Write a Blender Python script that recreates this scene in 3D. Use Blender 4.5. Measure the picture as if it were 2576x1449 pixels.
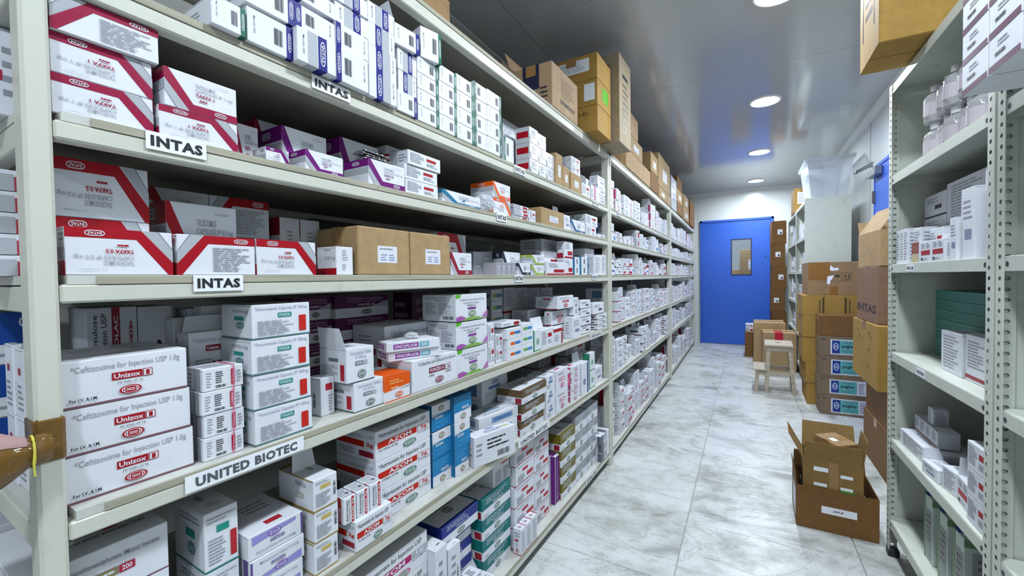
import bpy, bmesh, math, random
from mathutils import Vector, Matrix
S = bpy.context.scene
for _o in list(bpy.data.objects): bpy.data.objects.remove(_o)
COL = S.collection
# ------------------------------------------------------------------ camera
def setup_camera():
    f, yaw, pit, roll = 1049.3, math.radians(29.22), math.radians(1.34), math.radians(-.81)
    cam = bpy.data.cameras.new('camera'); o = bpy.data.objects.new('camera', cam); COL.objects.link(o)
    cam.sensor_fit = 'HORIZONTAL'; cam.sensor_width = 36; cam.lens = 36 * f / 2576; cam.clip_start = .02; cam.clip_end = 60
    fw = Vector((-math.sin(yaw) * math.cos(pit), math.cos(yaw) * math.cos(pit), -math.sin(pit)))
    r0 = Vector((math.cos(yaw), math.sin(yaw), 0)); u0 = r0.cross(fw)
    r = r0 * math.cos(roll) + u0 * math.sin(roll); u = -r0 * math.sin(roll) + u0 * math.cos(roll)
    m = Matrix((r, u, -fw)).transposed().to_4x4(); m.translation = (0, 0, 1.2)
    o.matrix_world = m; S.camera = o
setup_camera()
# ------------------------------------------------------------------ world, exposure
w = bpy.data.worlds.new('world'); S.world = w; w.use_nodes = True
w.node_tree.nodes['Background'].inputs[0].default_value = (.8, .88, 1, 1)
w.node_tree.nodes['Background'].inputs[1].default_value = .25
S.view_settings.view_transform = 'Standard'; S.view_settings.look = 'None'
S.view_settings.exposure = 0.0; S.view_settings.gamma = 1; S.view_settings.use_curve_mapping = False
LAMP = 300.0          # radiance of the ceiling lamp diffusers
LAMP_COL = (.83, .92, 1.0)
S.cycles.max_bounces = 8; S.cycles.diffuse_bounces = 2; S.cycles.glossy_bounces = 3; S.cycles.transmission_bounces = 6; S.cycles.transparent_max_bounces = 12
S.cycles.use_denoising = True
S.cycles.sample_clamp_indirect = 4
# ------------------------------------------------------------------ materials
MATS = {}
def mat(col, rough=.5, metal=0.0, kind='plain', name=None, **k):
    key = (tuple(col), rough, metal, kind, tuple(sorted(k.items())))
    if key in MATS: return MATS[key]
    m = bpy.data.materials.new(name or kind); m.use_nodes = True; nt = m.node_tree; n = nt.nodes; L = nt.links
    b = n['Principled BSDF']
    c4 = (col[0], col[1], col[2], 1)
    b.inputs['Base Color'].default_value = c4; b.inputs['Roughness'].default_value = rough; b.inputs['Metallic'].default_value = metal
    def noise(scale, detail=4, coord='Object', rgh=.6, dist=0):
        tc = n.new('ShaderNodeTexCoord'); t = n.new('ShaderNodeTexNoise')
        t.inputs['Scale'].default_value = scale; t.inputs['Detail'].default_value = detail; t.inputs['Roughness'].default_value = rgh; t.inputs['Distortion'].default_value = dist
        L.new(tc.outputs[coord], t.inputs['Vector']); return t
    def ramp(src, stops):
        r = n.new('ShaderNodeValToRGB'); e = r.color_ramp.elements
        while len(e) < len(stops): e.new(.5)
        for q, (p, c) in zip(e, stops): q.position = p; q.color = (c[0], c[1], c[2], 1)
        L.new(src, r.inputs[0]); return r
    def mul(a, f): return tuple(min(1, x * f) for x in a)
    if kind == 'card':          # coated carton board
        t = noise(9); r = ramp(t.outputs['Fac'], [(.3, mul(col, .95)), (.7, mul(col, 1.03))]); L.new(r.outputs[0], b.inputs['Base Color'])
    elif kind == 'kraft':       # corrugated board: fibres and faint flutes
        t = noise(35, 6); r = ramp(t.outputs['Fac'], [(.25, mul(col, .82)), (.55, col), (.8, mul(col, 1.14))])
        t2 = noise(3.5, 3); r2 = ramp(t2.outputs['Fac'], [(.3, (.82, .8, .78)), (.65, (1, 1, 1))])
        mx = n.new('ShaderNodeMixRGB'); mx.blend_type = 'MULTIPLY'; mx.inputs[0].default_value = .8
        L.new(r.outputs[0], mx.inputs[1]); L.new(r2.outputs[0], mx.inputs[2]); L.new(mx.outputs[0], b.inputs['Base Color'])
        bp = n.new('ShaderNodeBump'); bp.inputs['Strength'].default_value = .12; bp.inputs['Distance'].default_value = .004
        L.new(t2.outputs['Fac'], bp.inputs['Height']); L.new(bp.outputs[0], b.inputs['Normal'])
    elif kind == 'paint':       # painted steel with scuffs
        t = noise(14, 6); r = ramp(t.outputs['Fac'], [(.2, mul(col, .78)), (.42, col), (.8, mul(col, 1.04))]); L.new(r.outputs[0], b.inputs['Base Color'])
    elif kind == 'board':       # worn laminate shelf top
        t = noise(8, 8, rgh=.7); r = ramp(t.outputs['Fac'], [(.28, mul(col, .62)), (.45, mul(col, .93)), (.7, col)]); L.new(r.outputs[0], b.inputs['Base Color'])
    elif kind == 'wood':
        tc = n.new('ShaderNodeTexCoord'); mp = n.new('ShaderNodeMapping'); mp.inputs['Scale'].default_value = k.get('sc', (2, 40, 40))
        t = n.new('ShaderNodeTexNoise'); t.inputs['Scale'].default_value = 1.5; t.inputs['Detail'].default_value = 6
        L.new(tc.outputs['Object'], mp.inputs[0]); L.new(mp.outputs[0], t.inputs['Vector'])
        r = ramp(t.outputs['Fac'], [(.3, mul(col, .74)), (.55, col), (.75, mul(col, 1.12))]); L.new(r.outputs[0], b.inputs['Base Color'])
    elif kind == 'marble':
        g = n.new('ShaderNodeNewGeometry'); oi = n.new('ShaderNodeObjectInfo')
        ad = n.new('ShaderNodeVectorMath'); ad.operation = 'MULTIPLY_ADD'; cb = n.new('ShaderNodeCombineXYZ')
        for q in range(2): L.new(oi.outputs['Random'], cb.inputs[q])
        ad.inputs[1].default_value = (7, 13, 0); L.new(cb.outputs[0], ad.inputs[0]); L.new(g.outputs['Position'], ad.inputs[2])
        mp = n.new('ShaderNodeMapping'); mp.inputs['Rotation'].default_value = (0, 0, .5); mp.inputs['Scale'].default_value = (1, 1.7, 1); L.new(ad.outputs[0], mp.inputs[0])
        t = n.new('ShaderNodeTexNoise'); t.inputs['Scale'].default_value = 1.7; t.inputs['Detail'].default_value = 9; t.inputs['Roughness'].default_value = .62; t.inputs['Distortion'].default_value = 1.1
        L.new(mp.outputs[0], t.inputs['Vector'])
        r = ramp(t.outputs['Fac'], [(.28, mul(col, .34)), (.37, mul(col, .68)), (.44, mul(col, .93)), (.485, mul(col, .95)), (.5, mul(col, .70)), (.515, mul(col, .95)), (.75, mul(col, 1.05))])
        t2 = n.new('ShaderNodeTexNoise'); t2.inputs['Scale'].default_value = 2.1; t2.inputs['Detail'].default_value = 12; t2.inputs['Roughness'].default_value = .72
        L.new(g.outputs['Position'], t2.inputs['Vector'])
        r2 = ramp(t2.outputs['Fac'], [(.30, (.26, .26, .23)), (.41, (.66, .66, .62)), (.53, (1, 1, 1))])
        mx = n.new('ShaderNodeMixRGB'); mx.blend_type = 'MULTIPLY'; mx.inputs[0].default_value = .9
        L.new(r.outputs[0], mx.inputs[1]); L.new(r2.outputs[0], mx.inputs[2])
        mp3 = n.new('ShaderNodeMapping'); mp3.inputs['Rotation'].default_value = (0, 0, .35); mp3.inputs['Scale'].default_value = (1.6, 11, 1); L.new(g.outputs['Position'], mp3.inputs[0])
        t3 = n.new('ShaderNodeTexNoise'); t3.inputs['Scale'].default_value = 2.2; t3.inputs['Detail'].default_value = 10; t3.inputs['Roughness'].default_value = .7; t3.inputs['Distortion'].default_value = .5; L.new(mp3.outputs[0], t3.inputs['Vector'])
        r3 = ramp(t3.outputs['Fac'], [(.29, (.30, .30, .27)), (.36, (.74, .74, .71)), (.43, (1, 1, 1))]); mx3 = n.new('ShaderNodeMixRGB'); mx3.blend_type = 'MULTIPLY'; mx3.inputs[0].default_value = .85
        L.new(mx.outputs[0], mx3.inputs[1]); L.new(r3.outputs[0], mx3.inputs[2]); L.new(mx3.outputs[0], b.inputs['Base Color'])
        rr = ramp(t2.outputs['Fac'], [(.35, (.5, .5, .5)), (.6, (.28, .28, .28))]); L.new(rr.outputs[0], b.inputs['Roughness'])
    elif kind == 'panel':       # glossy coated sandwich panel
        t = noise(1.3, 3); bp = n.new('ShaderNodeBump'); bp.inputs['Strength'].default_value = .05; bp.inputs['Distance'].default_value = .02
        L.new(t.outputs['Fac'], bp.inputs['Height']); L.new(bp.outputs[0], b.inputs['Normal'])
        r = ramp(t.outputs['Fac'], [(.3, mul(col, .95)), (.7, col)]); L.new(r.outputs[0], b.inputs['Base Color'])
        b.inputs['Specular IOR Level'].default_value = k.get('spec', .5)
    elif kind == 'film':        # clear crumpled plastic
        b.inputs['Alpha'].default_value = k.get('alpha', .28)
        t = noise(k.get('ns', 30), 3); bp = n.new('ShaderNodeBump'); bp.inputs['Strength'].default_value = .6; bp.inputs['Distance'].default_value = .01
        L.new(t.outputs['Fac'], bp.inputs['Height']); L.new(bp.outputs[0], b.inputs['Normal'])
    elif kind == 'glass':
        b.inputs['Transmission Weight'].default_value = 1; b.inputs['IOR'].default_value = 1.1
    elif kind == 'tub':         # frosted clear polypropylene
        b.inputs['Alpha'].default_value = .38
        t = noise(4, 3); r = ramp(t.outputs['Fac'], [(.3, mul(col, .9)), (.7, col)]); L.new(r.outputs[0], b.inputs['Base Color'])
    elif kind == 'emit':
        b.inputs['Emission Color'].default_value = c4; b.inputs['Emission Strength'].default_value = k['e']
    elif kind == 'foil':
        t = noise(60, 3); bp = n.new('ShaderNodeBump'); bp.inputs['Strength'].default_value = .5; bp.inputs['Distance'].default_value = .003
        L.new(t.outputs['Fac'], bp.inputs['Height']); L.new(bp.outputs[0], b.inputs['Normal'])
    if kind in ('card', 'plain') and rough >= .42: b.inputs['Specular IOR Level'].default_value = .3
    MATS[key] = m; return m
W = (.73, .75, .81); K = (.025, .025, .035); GR = (.36, .37, .42); LT = (.30, .31, .36); SI = (.42, .44, .48)
RED = (.37, .003, .012); MAG = (.30, .003, .045); PUR = (.15, .004, .16); DRED = (.30, .012, .03); ORG = (.75, .10, .005); NAV = (.012, .03, .20); BLU = (.008, .009, .19)
GRN = (.004, .12, .07); TEA = (.01, .19, .21); CYA = (.012, .20, .46); GOLD = (.36, .24, .06); OLV = (.16, .13, .015); LAV = (.30, .27, .62); BRN = (.13, .085, .035); PNK = (.55, .05, .18)
KR = (.33, .20, .09); KRL = (.45, .30, .155); KRD = (.20, .092, .022); KRY = (.39, .225, .045)
def card(c): return mat(c, .5, 0, 'card')
def ink(c): return mat(c, .45, 0, 'plain', 'print')
def kraft(c=KR): return mat(c, .75, 0, 'kraft')
CREAM = mat((.60, .60, .52), .38, 0, 'paint', 'cream painted steel'); PALE = mat((.60, .63, .56), .4, 0, 'paint', 'pale green steel')
UNDER = mat((.27, .25, .20), .7, 0, 'board', 'shade-darkened raw board'); BOARD = mat((.62, .62, .58), .5, 0, 'board', 'laminate'); EDGE = mat((.40, .38, .29), .6, 0, 'wood', 'board edge', sc=(3, 60, 60)); PAPER = mat((.85, .87, .92), .6, 0, 'plain', 'paper')  # UNDER: raw board underside, colour darkened to deepen the shade between shelves
TAPE = mat((.30, .17, .06), .18, 0, 'plain', 'packing tape'); BLACK = ink(K)
# ------------------------------------------------------------------ mesh building
class MB:
    def __init__(self): self.v = []; self.f = []; self.m = []; self.mats = []
    def mi(self, m):
        if m not in self.mats: self.mats.append(m)
        return self.mats.index(m)
    def face(self, pts, m):
        i = len(self.v); self.v += [tuple(p) for p in pts]; self.f.append(tuple(range(i, i + len(pts)))); self.m.append(self.mi(m))
    def raw(self, vs, fs, m):
        i = len(self.v); self.v += [tuple(p) for p in vs]; k = self.mi(m)
        for q in fs: self.f.append(tuple(i + j for j in q)); self.m.append(k)
    def box(self, x0, x1, y0, y1, z0, z1, m, b=0.0, M=None):
        if b <= 0:
            vs = [(x, y, z) for z in (z0, z1) for y in (y0, y1) for x in (x0, x1)]
            fs = [(0, 2, 3, 1), (4, 5, 7, 6), (0, 1, 5, 4), (2, 6, 7, 3), (0, 4, 6, 2), (1, 3, 7, 5)]
        else:
            b = min(b, (x1 - x0) * .45, (y1 - y0) * .45, (z1 - z0) * .45)
            vs = []; cx, cy, cz = (x0 + x1) / 2, (y0 + y1) / 2, (z0 + z1) / 2; hx, hy, hz = (x1 - x0) / 2, (y1 - y0) / 2, (z1 - z0) / 2
            for sz in (-1, 1):
                for sy in (-1, 1):
                    for sx in (-1, 1):
                        vs += [(cx + sx * hx, cy + sy * (hy - b), cz + sz * (hz - b)), (cx + sx * (hx - b), cy + sy * hy, cz + sz * (hz - b)), (cx + sx * (hx - b), cy + sy * (hy - b), cz + sz * hz)]
            def c(a, bb, cc, k): return ((a > 0) + 2 * (bb > 0) + 4 * (cc > 0)) * 3 + k
            fs = []
            for s in (-1, 1):
                q = [c(s, -1, -1, 0), c(s, 1, -1, 0), c(s, 1, 1, 0), c(s, -1, 1, 0)]; fs.append(q if s > 0 else q[::-1])
                q = [c(-1, s, -1, 1), c(1, s, -1, 1), c(1, s, 1, 1), c(-1, s, 1, 1)]; fs.append(q[::-1] if s > 0 else q)
                q = [c(-1, -1, s, 2), c(1, -1, s, 2), c(1, 1, s, 2), c(-1, 1, s, 2)]; fs.append(q if s > 0 else q[::-1])
            for a in (-1, 1):
                for bb in (-1, 1):
                    q = [c(-1, a, bb, 1), c(1, a, bb, 1), c(1, a, bb, 2), c(-1, a, bb, 2)]; fs.append(q if a * bb < 0 else q[::-1])
                    q = [c(a, -1, bb, 0), c(a, 1, bb, 0), c(a, 1, bb, 2), c(a, -1, bb, 2)]; fs.append(q if a * bb > 0 else q[::-1])
                    q = [c(a, bb, -1, 0), c(a, bb, 1, 0), c(a, bb, 1, 1), c(a, bb, -1, 1)]; fs.append(q if a * bb < 0 else q[::-1])
            for a in (-1, 1):
                for bb in (-1, 1):
                    for cc in (-1, 1):
                        q = [c(a, bb, cc, 0), c(a, bb, cc, 1), c(a, bb, cc, 2)]; fs.append(q if a * bb * cc > 0 else q[::-1])
        if M is not None: vs = [tuple(M @ Vector(p)) for p in vs]
        self.raw(vs, fs, m)
    def tube(self, path, r, m, n=8, cap=True):
        P = [Vector(p) for p in path]; R = r if isinstance(r, (list, tuple)) else [r] * len(P); vs = []; fs = []
        for i, p in enumerate(P):
            d = (P[min(i + 1, len(P) - 1)] - P[max(i - 1, 0)]).normalized()
            a = d.cross(Vector((0, 0, 1)) if abs(d.z) < .9 else Vector((1, 0, 0))).normalized(); bq = d.cross(a)
            for j in range(n): t = 2 * math.pi * j / n; vs.append(tuple(p + (a * math.cos(t) + bq * math.sin(t)) * R[i]))
        for i in range(len(P) - 1):
            for j in range(n): fs.append((i * n + j, i * n + (j + 1) % n, (i + 1) * n + (j + 1) % n, (i + 1) * n + j))
        if cap: fs.append(tuple(range(n))[::-1]); fs.append(tuple((len(P) - 1) * n + j for j in range(n)))
        self.raw(vs, fs, m)
    def lathe(self, prof, m, n=20, c=(0, 0)):
        vs = []; fs = []
        for r, z in prof:
            for j in range(n): t = 2 * math.pi * j / n; vs.append((c[0] + r * math.cos(t), c[1] + r * math.sin(t), z))
        for i in range(len(prof) - 1):
            for j in range(n): fs.append((i * n + j, i * n + (j + 1) % n, (i + 1) * n + (j + 1) % n, (i + 1) * n + j))
        self.raw(vs, fs, m)
    def mesh(self, name):
        me = bpy.data.meshes.new(name); me.from_pydata(self.v, [], self.f)
        for m in self.mats: me.materials.append(m)
        me.polygons.foreach_set('material_index', self.m); me.update(); return me
    def obj(self, name, parent=None, smooth=False):
        o = link(name, self.mesh(name), parent)
        if smooth: o.data.polygons.foreach_set('use_smooth', [True] * len(o.data.polygons))
        return o
def link(name, data, parent=None):
    o = bpy.data.objects.new(name, data); COL.objects.link(o)
    if parent is not None: o.parent = parent
    return o
def tag(o, label, cat, group=None):
    o['label'] = label; o['category'] = cat
    if group: o['group'] = group
    return o
def thing(name, label, cat, loc=(0, 0, 0), rz=0, group=None):
    o = link(name, None); o.location = loc; o.rotation_euler = (0, 0, rz); o.empty_display_size = .05
    return tag(o, label, cat, group)
def struct(o): o['kind'] = 'structure'; return o
# ------------------------------------------------------------------ lettering
_fc = bpy.data.curves.new('type', 'FONT'); _fo = bpy.data.objects.new('type', _fc); _txt = {}
def text2d(s, bold=False, heavy=False):
    key = (s, bold, heavy)
    if key not in _txt:
        _fc.body = s; _fc.resolution_u = 2; _fc.offset = .048 if heavy else (.022 if bold else .004); _fc.space_character = 1.12 if heavy else 1
        me = bpy.data.meshes.new_from_object(_fo); vs = [(v.co.x, v.co.y) for v in me.vertices]; fs = [tuple(p.vertices) for p in me.polygons]; bpy.data.meshes.remove(me)
        x0 = min(v[0] for v in vs); x1 = max(v[0] for v in vs); y0 = min(v[1] for v in vs); y1 = max(v[1] for v in vs)
        _txt[key] = ([((x - x0) / (x1 - x0), (y - y0) / (y1 - y0)) for x, y in vs], fs, (x1 - x0) / (y1 - y0))
    return _txt[key]
# art operations on a unit face: (op, colour, ...)
def R(c, u0, v0, u1, v1): return ('P', c, [(u0, v0), (u1, v0), (u1, v1), (u0, v1)])
def P(c, *p): return ('P', c, list(p))
def T(s, u0, v0, u1, v1, c=GR, bold=False, rot=0): return ('T', c, s, u0, v0, u1, v1, bold, rot)
def Ln(u0, v0, u1, v1, n=5, c=LT): return ('L', c, u0, v0, u1, v1, n)
def Bc(u0, v0, u1, v1, vert=False): return ('B', K, u0, v0, u1, v1, vert)
def Em(u0, v0, u1, v1, c=DRED, c2=None): return ('E', c, u0, v0, u1, v1, c2 or c)
def logo(u0, v0, u1, v1, c=W, rot=0): return ('O', c, u0, v0, u1, v1, rot)
PARTNAME = {'P': 'printed_panel', 'T': 'lettering', 'L': 'fine_print', 'B': 'barcode', 'E': 'emblem', 'O': 'emblem', 'S': 'paper_label'}
def draw(art, w, d, h, sink, flip=False, base=0.0):
    """sink(part) -> MB. Lays flat print on the faces of a w x d x h box standing at its bottom centre."""
    for face, ops in art.items():
        for i, op in enumerate(ops):
            off = .00035 + .00022 * i + base; c = ink(op[1]); mb = sink(PARTNAME[op[0]], face)
            def pt(u, v, e=0):
                if flip: u, v = 1 - u, 1 - v
                q = off + e
                if face == 'front': return (-w / 2 + u * w, -d / 2 - q, v * h)
                if face == 'back': return (w / 2 - u * w, d / 2 + q, v * h)
                if face == 'left': return (-w / 2 - q, d / 2 - u * d, v * h)
                if face == 'right': return (w / 2 + q, -d / 2 + u * d, v * h)
                if face == 'top': return (-w / 2 + u * w, -d / 2 + v * d, h + q)
                return (-w / 2 + u * w, d / 2 - v * d, -q)
            if op[0] == 'P' or op[0] == 'S': mb.face([pt(*p) for p in op[2]], c)
            elif op[0] == 'T':
                _, _, s, u0, v0, u1, v1, bold, rot = op
                vs, fs, _a = text2d(s, bold)
                if rot == 90: vs = [(1 - y, x) for x, y in vs]
                elif rot == -90: vs = [(y, 1 - x) for x, y in vs]
                elif rot == 180: vs = [(1 - x, 1 - y) for x, y in vs]
                mb.raw([pt(u0 + x * (u1 - u0), v0 + y * (v1 - v0), .0001) for x, y in vs], fs, c)
            elif op[0] == 'L':
                _, _, u0, v0, u1, v1, n = op; rr = random.Random(int(1e4 * (u0 + 3 * v0) + n)); hh = (v1 - v0) / n
                for q in range(n):
                    v = v1 - (q + .75) * hh; x = u0; end = u0 + (u1 - u0) * rr.uniform(.6, 1)
                    while x < end:
                        x2 = min(end, x + (u1 - u0) * rr.uniform(.12, .34)); mb.face([pt(x, v), pt(x2, v), pt(x2, v + hh * .42), pt(x, v + hh * .42)], c); x = x2 + (u1 - u0) * .025
            elif op[0] == 'B':
                _, _, u0, v0, u1, v1, vert = op; rr = random.Random(5); x = 0
                while x < 1:
                    a = rr.choice((.02, .035, .06)); x2 = min(1, x + a)
                    if vert: q = [(u0, v0 + x * (v1 - v0)), (u1, v0 + x * (v1 - v0)), (u1, v0 + x2 * (v1 - v0)), (u0, v0 + x2 * (v1 - v0))]
                    else: q = [(u0 + x * (u1 - u0), v0), (u0 + x2 * (u1 - u0), v0), (u0 + x2 * (u1 - u0), v1), (u0 + x * (u1 - u0), v1)]
                    mb.face([pt(*p) for p in q], c); x = x2 + rr.choice((.03, .05))
            elif op[0] == 'E':
                _, _, u0, v0, u1, v1, c2 = op; cu, cv, ru, rv = (u0 + u1) / 2, (v0 + v1) / 2, (u1 - u0) / 2, (v1 - v0) / 2
                def el(k, n=18): return [(cu + ru * k * math.cos(2 * math.pi * j / n), cv + rv * k * math.sin(2 * math.pi * j / n)) for j in range(n)]
                mb.face([pt(*p) for p in el(1)], c); mb.face([pt(*p, .0001) for p in el(.80)], ink(W)); 
                mb.face([pt(*p, .0002) for p in el(.70)], ink(c2))
                for a in (-1, 1): mb.face([pt(cu + a * ru * .5, cv - rv * .5, .0003), pt(cu + a * ru * .58, cv - rv * .5, .0003), pt(cu + a * ru * .58, cv + rv * .5, .0003), pt(cu + a * ru * .5, cv + rv * .5, .0003)][::a if a > 0 else -1], ink(W))
                for a in (-.25, .1): mb.face([pt(cu - ru * .38, cv + rv * a, .0003), pt(cu + ru * .38, cv + rv * a, .0003), pt(cu + ru * .38, cv + rv * (a + .16), .0003), pt(cu - ru * .38, cv + rv * (a + .16), .0003)], ink(W))
            elif op[0] == 'O':       # rounded outline with the maker's name
                _, _, u0, v0, u1, v1, rot = op
                def pill(k):
                    out = []
                    for cx, s in ((1 - .28, -1), (.28, 1)):
                        for j in range(7):
                            t = math.radians(-90 + 30 * j) + (0 if s < 0 else math.pi); out.append((cx + .28 * math.cos(t), .5 + .5 * math.sin(t)))
                    out = [(.5 + (x - .5) * (1 - .10 * k), .5 + (y - .5) * (1 - .26 * k)) for x, y in out]
                    if rot == 90: out = [(1 - y, x) for x, y in out]
                    elif rot == -90: out = [(y, 1 - x) for x, y in out]
                    elif rot == 180: out = [(1 - x, 1 - y) for x, y in out]
                    return [(u0 + x * (u1 - u0), v0 + y * (v1 - v0)) for x, y in out]
                a, bb = pill(0), pill(1); n = len(a)
                for j in range(n): mb.face([pt(*a[j]), pt(*a[(j + 1) % n]), pt(*bb[(j + 1) % n]), pt(*bb[j])], c)
                vs, fs, _a = text2d('INTAS', True); vs = [(.16 + x * .68, .26 + y * .48) for x, y in vs]
                if rot == 90: vs = [(1 - y, x) for x, y in vs]
                elif rot == -90: vs = [(y, 1 - x) for x, y in vs]
                elif rot == 180: vs = [(1 - x, 1 - y) for x, y in vs]
                mb.raw([pt(u0 + x * (u1 - u0), v0 + y * (v1 - v0), .0001) for x, y in vs], fs, c)
# ------------------------------------------------------------------ carton artwork
def mirror_v(ops): 
    out = []
    for o in ops:
        if o[0] == 'P': out.append(('P', o[1], [(u, 1 - v) for u, v in o[2]][::-1]))
    return out
def tk_front(c, dose, name):
    return [P(c, (0, 1), (0, .72), (.32, 0), (1, 0), (1, .21), (.37, .21), (.05, 1)), P(SI, (0, .70), (0, .42), (.155, 0), (.308, 0)), P((.1, .1, .12), (0, .42), (0, .405), (.147, 0), (.155, 0)), logo(.66, .045, .84, .17),
            T('TACROLIMUS', .40, .69, .68, .79, GR), T('CAPSULES IP ' + dose, .40, .555, .93, .665, GR), T(name, .40, .44, .66, .53, c, True), Ln(.45, .31, .58, .40, 1, c), T('6 x 10 Capsules', .66, .855, .88, .90, GR)]
def tk(c, dose, name):
    side = [R(c, 0, .70, 1, 1), R(SI, 0, .42, 1, .67), logo(.35, .78, .65, .92), Ln(.1, .1, .4, .3, 2)]
    return {'front': tk_front(c, dose, name), 'left': side, 'right': [R(c, 0, 0, 1, .22), Ln(.2, .5, .8, .8, 3)]}
def tk_back(c): return {'front': mirror_v(tk_front(c, '', 'x')[:3]) + [logo(.70, .83, .90, .955, W, 180), Ln(.42, .08, .95, .72, 11)], 'left': [R(c, 0, 0, 1, .3), R(SI, 0, .33, 1, .58)], 'bottom': [Ln(.3, .3, .7, .6, 3)]}
def blue(c, mirror=False, text='Mycofit 500'):
    if not mirror: f = [R(c, .85, 0, 1, 1), logo(.885, .2, .965, .8, W, -90), Bc(.57, .25, .76, .75), T(text, .12, .3, .165, .8, K, False, -90)]
    else: f = [R(c, 0, 0, .15, 1), logo(.035, .2, .115, .8, W, 90), Bc(.25, .25, .46, .75), T(text, .84, .3, .885, .8, K, False, 90)]
    return {'front': f, 'left': [R(c, .3, 0, .55, 1), R(SI, .56, 0, .8, 1)] if mirror else [Ln(.3, .3, .7, .7, 3)], 'right': [R(c, 0, 0, 1, 1)] if not mirror else [Ln(.3, .3, .7, .7, 3)], 'bottom': [R(c, .85, 0, 1, 1) if not mirror else R(c, 0, 0, .15, 1), Ln(.3, .4, .7, .6, 2)], 'top': [R(c, .85, 0, 1, 1)]}
def blue_end(c, mirror=False):
    if not mirror: f = [R(SI, .26, 0, .50, 1), R(c, .52, 0, .75, 1), logo(.575, .12, .705, .88, W, -90), T('Mycofit 500', .12, .25, .17, .8, K, False, -90)]
    else: f = [R(c, .25, 0, .48, 1), R(SI, .50, 0, .76, 1), logo(.30, .12, .43, .88, W, 90), T('Mycofit 500', .84, .25, .89, .8, K, False, 90)]
    return {'front': f, 'bottom': [R(c, .52, 0, .75, 1) if not mirror else R(c, .25, 0, .48, 1), R(SI, .26, 0, .5, 1) if not mirror else R(SI, .5, 0, .76, 1)], 'left': [R(c, .2, 0, .4, 1)]}
def plate(title, name, dose, c, foot=DRED, note='10 Vials of 1g', sub='For I.V. & I.M.', emb=None):
    f = [R(foot, 0, 0, 1, .05), T(title, .07, .70, .93, .88, GR), R(c, .36, .47, .60, .64), T(name, .375, .50, .585, .61, W, True)]
    if dose: f += [R(c, .605, .47, .685, .64), R(W, .612, .485, .678, .625), T(dose, .63, .50, .66, .61, c, True)]
    if note: f += [T(note, .40, .37, .60, .43, K)]
    f += [Em(.41, .12, .59, .32, emb or c)]
    if sub: f += [T(sub, .05, .13, .25, .20, K, True)]
    return {'front': f, 'left': [R(foot, 0, 0, 1, .05), Ln(.15, .6, .85, .85, 2), R(c, .4, .42, .7, .55), Ln(.15, .15, .6, .32, 3)], 'right': [R(foot, 0, 0, 1, .05), Ln(.2, .4, .8, .8, 4)], 'top': [Ln(.05, .1, .95, .9, 7, (.55, .56, .6))]}
def azom(c, dose, grey=False):
    f = [T('*Aztreonam for Injection USP', .04, .70, .90, .90, K), R(c, .03, .42, .72, .62), T('AZOM', .20, .445, .62, .595, W, True)]
    if not grey: f += [R((.55, .02, .02), .74, .42, .97, .62), R(W, .745, .43, .965, .61), T(dose, .79, .45, .92, .60, c, True)]
    else: f += [R(SI, .73, .42, 1, .62), T(dose, .80, .45, .93, .60, W, True)]
    f += [T('For IV & IM Use', .74, .34, .97, .39, K), T('10 Vials of ' + dose, .05, .31, .36, .38, K, True), Em(.46, .08, .70, .30, GRN if not grey else PNK, (.1, .25, .15))]
    return {'front': f, 'left': [T('Injection USP', .3, .68, .95, .85, GR), R(c, 0, .42, .72, .62), T(dose, .78, .44, .95, .60, c, True), R(DRED, .6, .12, .95, .3), Ln(.1, .1, .5, .33, 3)], 'top': [Ln(.1, .2, .9, .8, 4, (.5, .5, .55)), Em(.4, .4, .6, .6, GRN)]}
def band(c, name, split=.5, side=DRED, top_ink=None, white_low=True):
    f = [R(c, 0, split, 1, 1), *([T(name, .36, split + .04, .72, split + .15, W, True)] if name else [Ln(.36, split + .02, .72, split + .15, 1, (.75, .75, .75))]), Ln(.12, split + .2, .9, .94, 3, (.5, .55, .65)), Em(.40, .08, .60, split - .10, GRN, (.15, .25, .15)), Ln(.06, .1, .28, .2, 1)]
    return {'front': f, 'left': [R(c, 0, split, 1, 1), R(side, .72, .04, .95, split - .06), Ln(.1, .1, .6, split - .1, 3)], 'top': [Ln(.1, .6, .9, .9, 2), Em(.40, .30, .60, .60, (.12, .16, .1)), R(c, 0, 0, 1, .1)]}
def lab(c, bottom=None, lines=6):
    f = [Ln(.1, .45, .6, .9, lines), R(c, .62, .15, .92, .42)]
    if bottom: f += [R(bottom, 0, 0, 1, .07)]
    return {'front': f, 'left': [R(c, .55, .25, .9, .5), Ln(.1, .1, .5, .9, 5)], 'right': [R(c, .15, .2, .5, .4), Ln(.1, .5, .9, .9, 4)], 'top': [Ln(.2, .2, .8, .8, 4)]}
def named(c, name, sub='', emb=None, foot=None):
    f = [Ln(.12, .74, .88, .92, 2, GR), R(c, .3, .50, .7, .66), Ln(.33, .53, .67, .64, 1, W), Em(.36, .1, .64, .4, emb or c)]
    if foot: f = [R(foot, 0, 0, 1, .06)] + f
    return {'front': f, 'left': [R(foot or c, 0, 0, 1, .05), Ln(.15, .2, .8, .7, 5), R(c, .35, .74, .7, .84)], 'top': [Em(.4, .4, .6, .6, emb or c), Ln(.2, .15, .8, .3, 2)], 'right': [Ln(.2, .2, .8, .8, 5)]}
KP = lambda: {'front': [], 'left': []}
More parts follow.
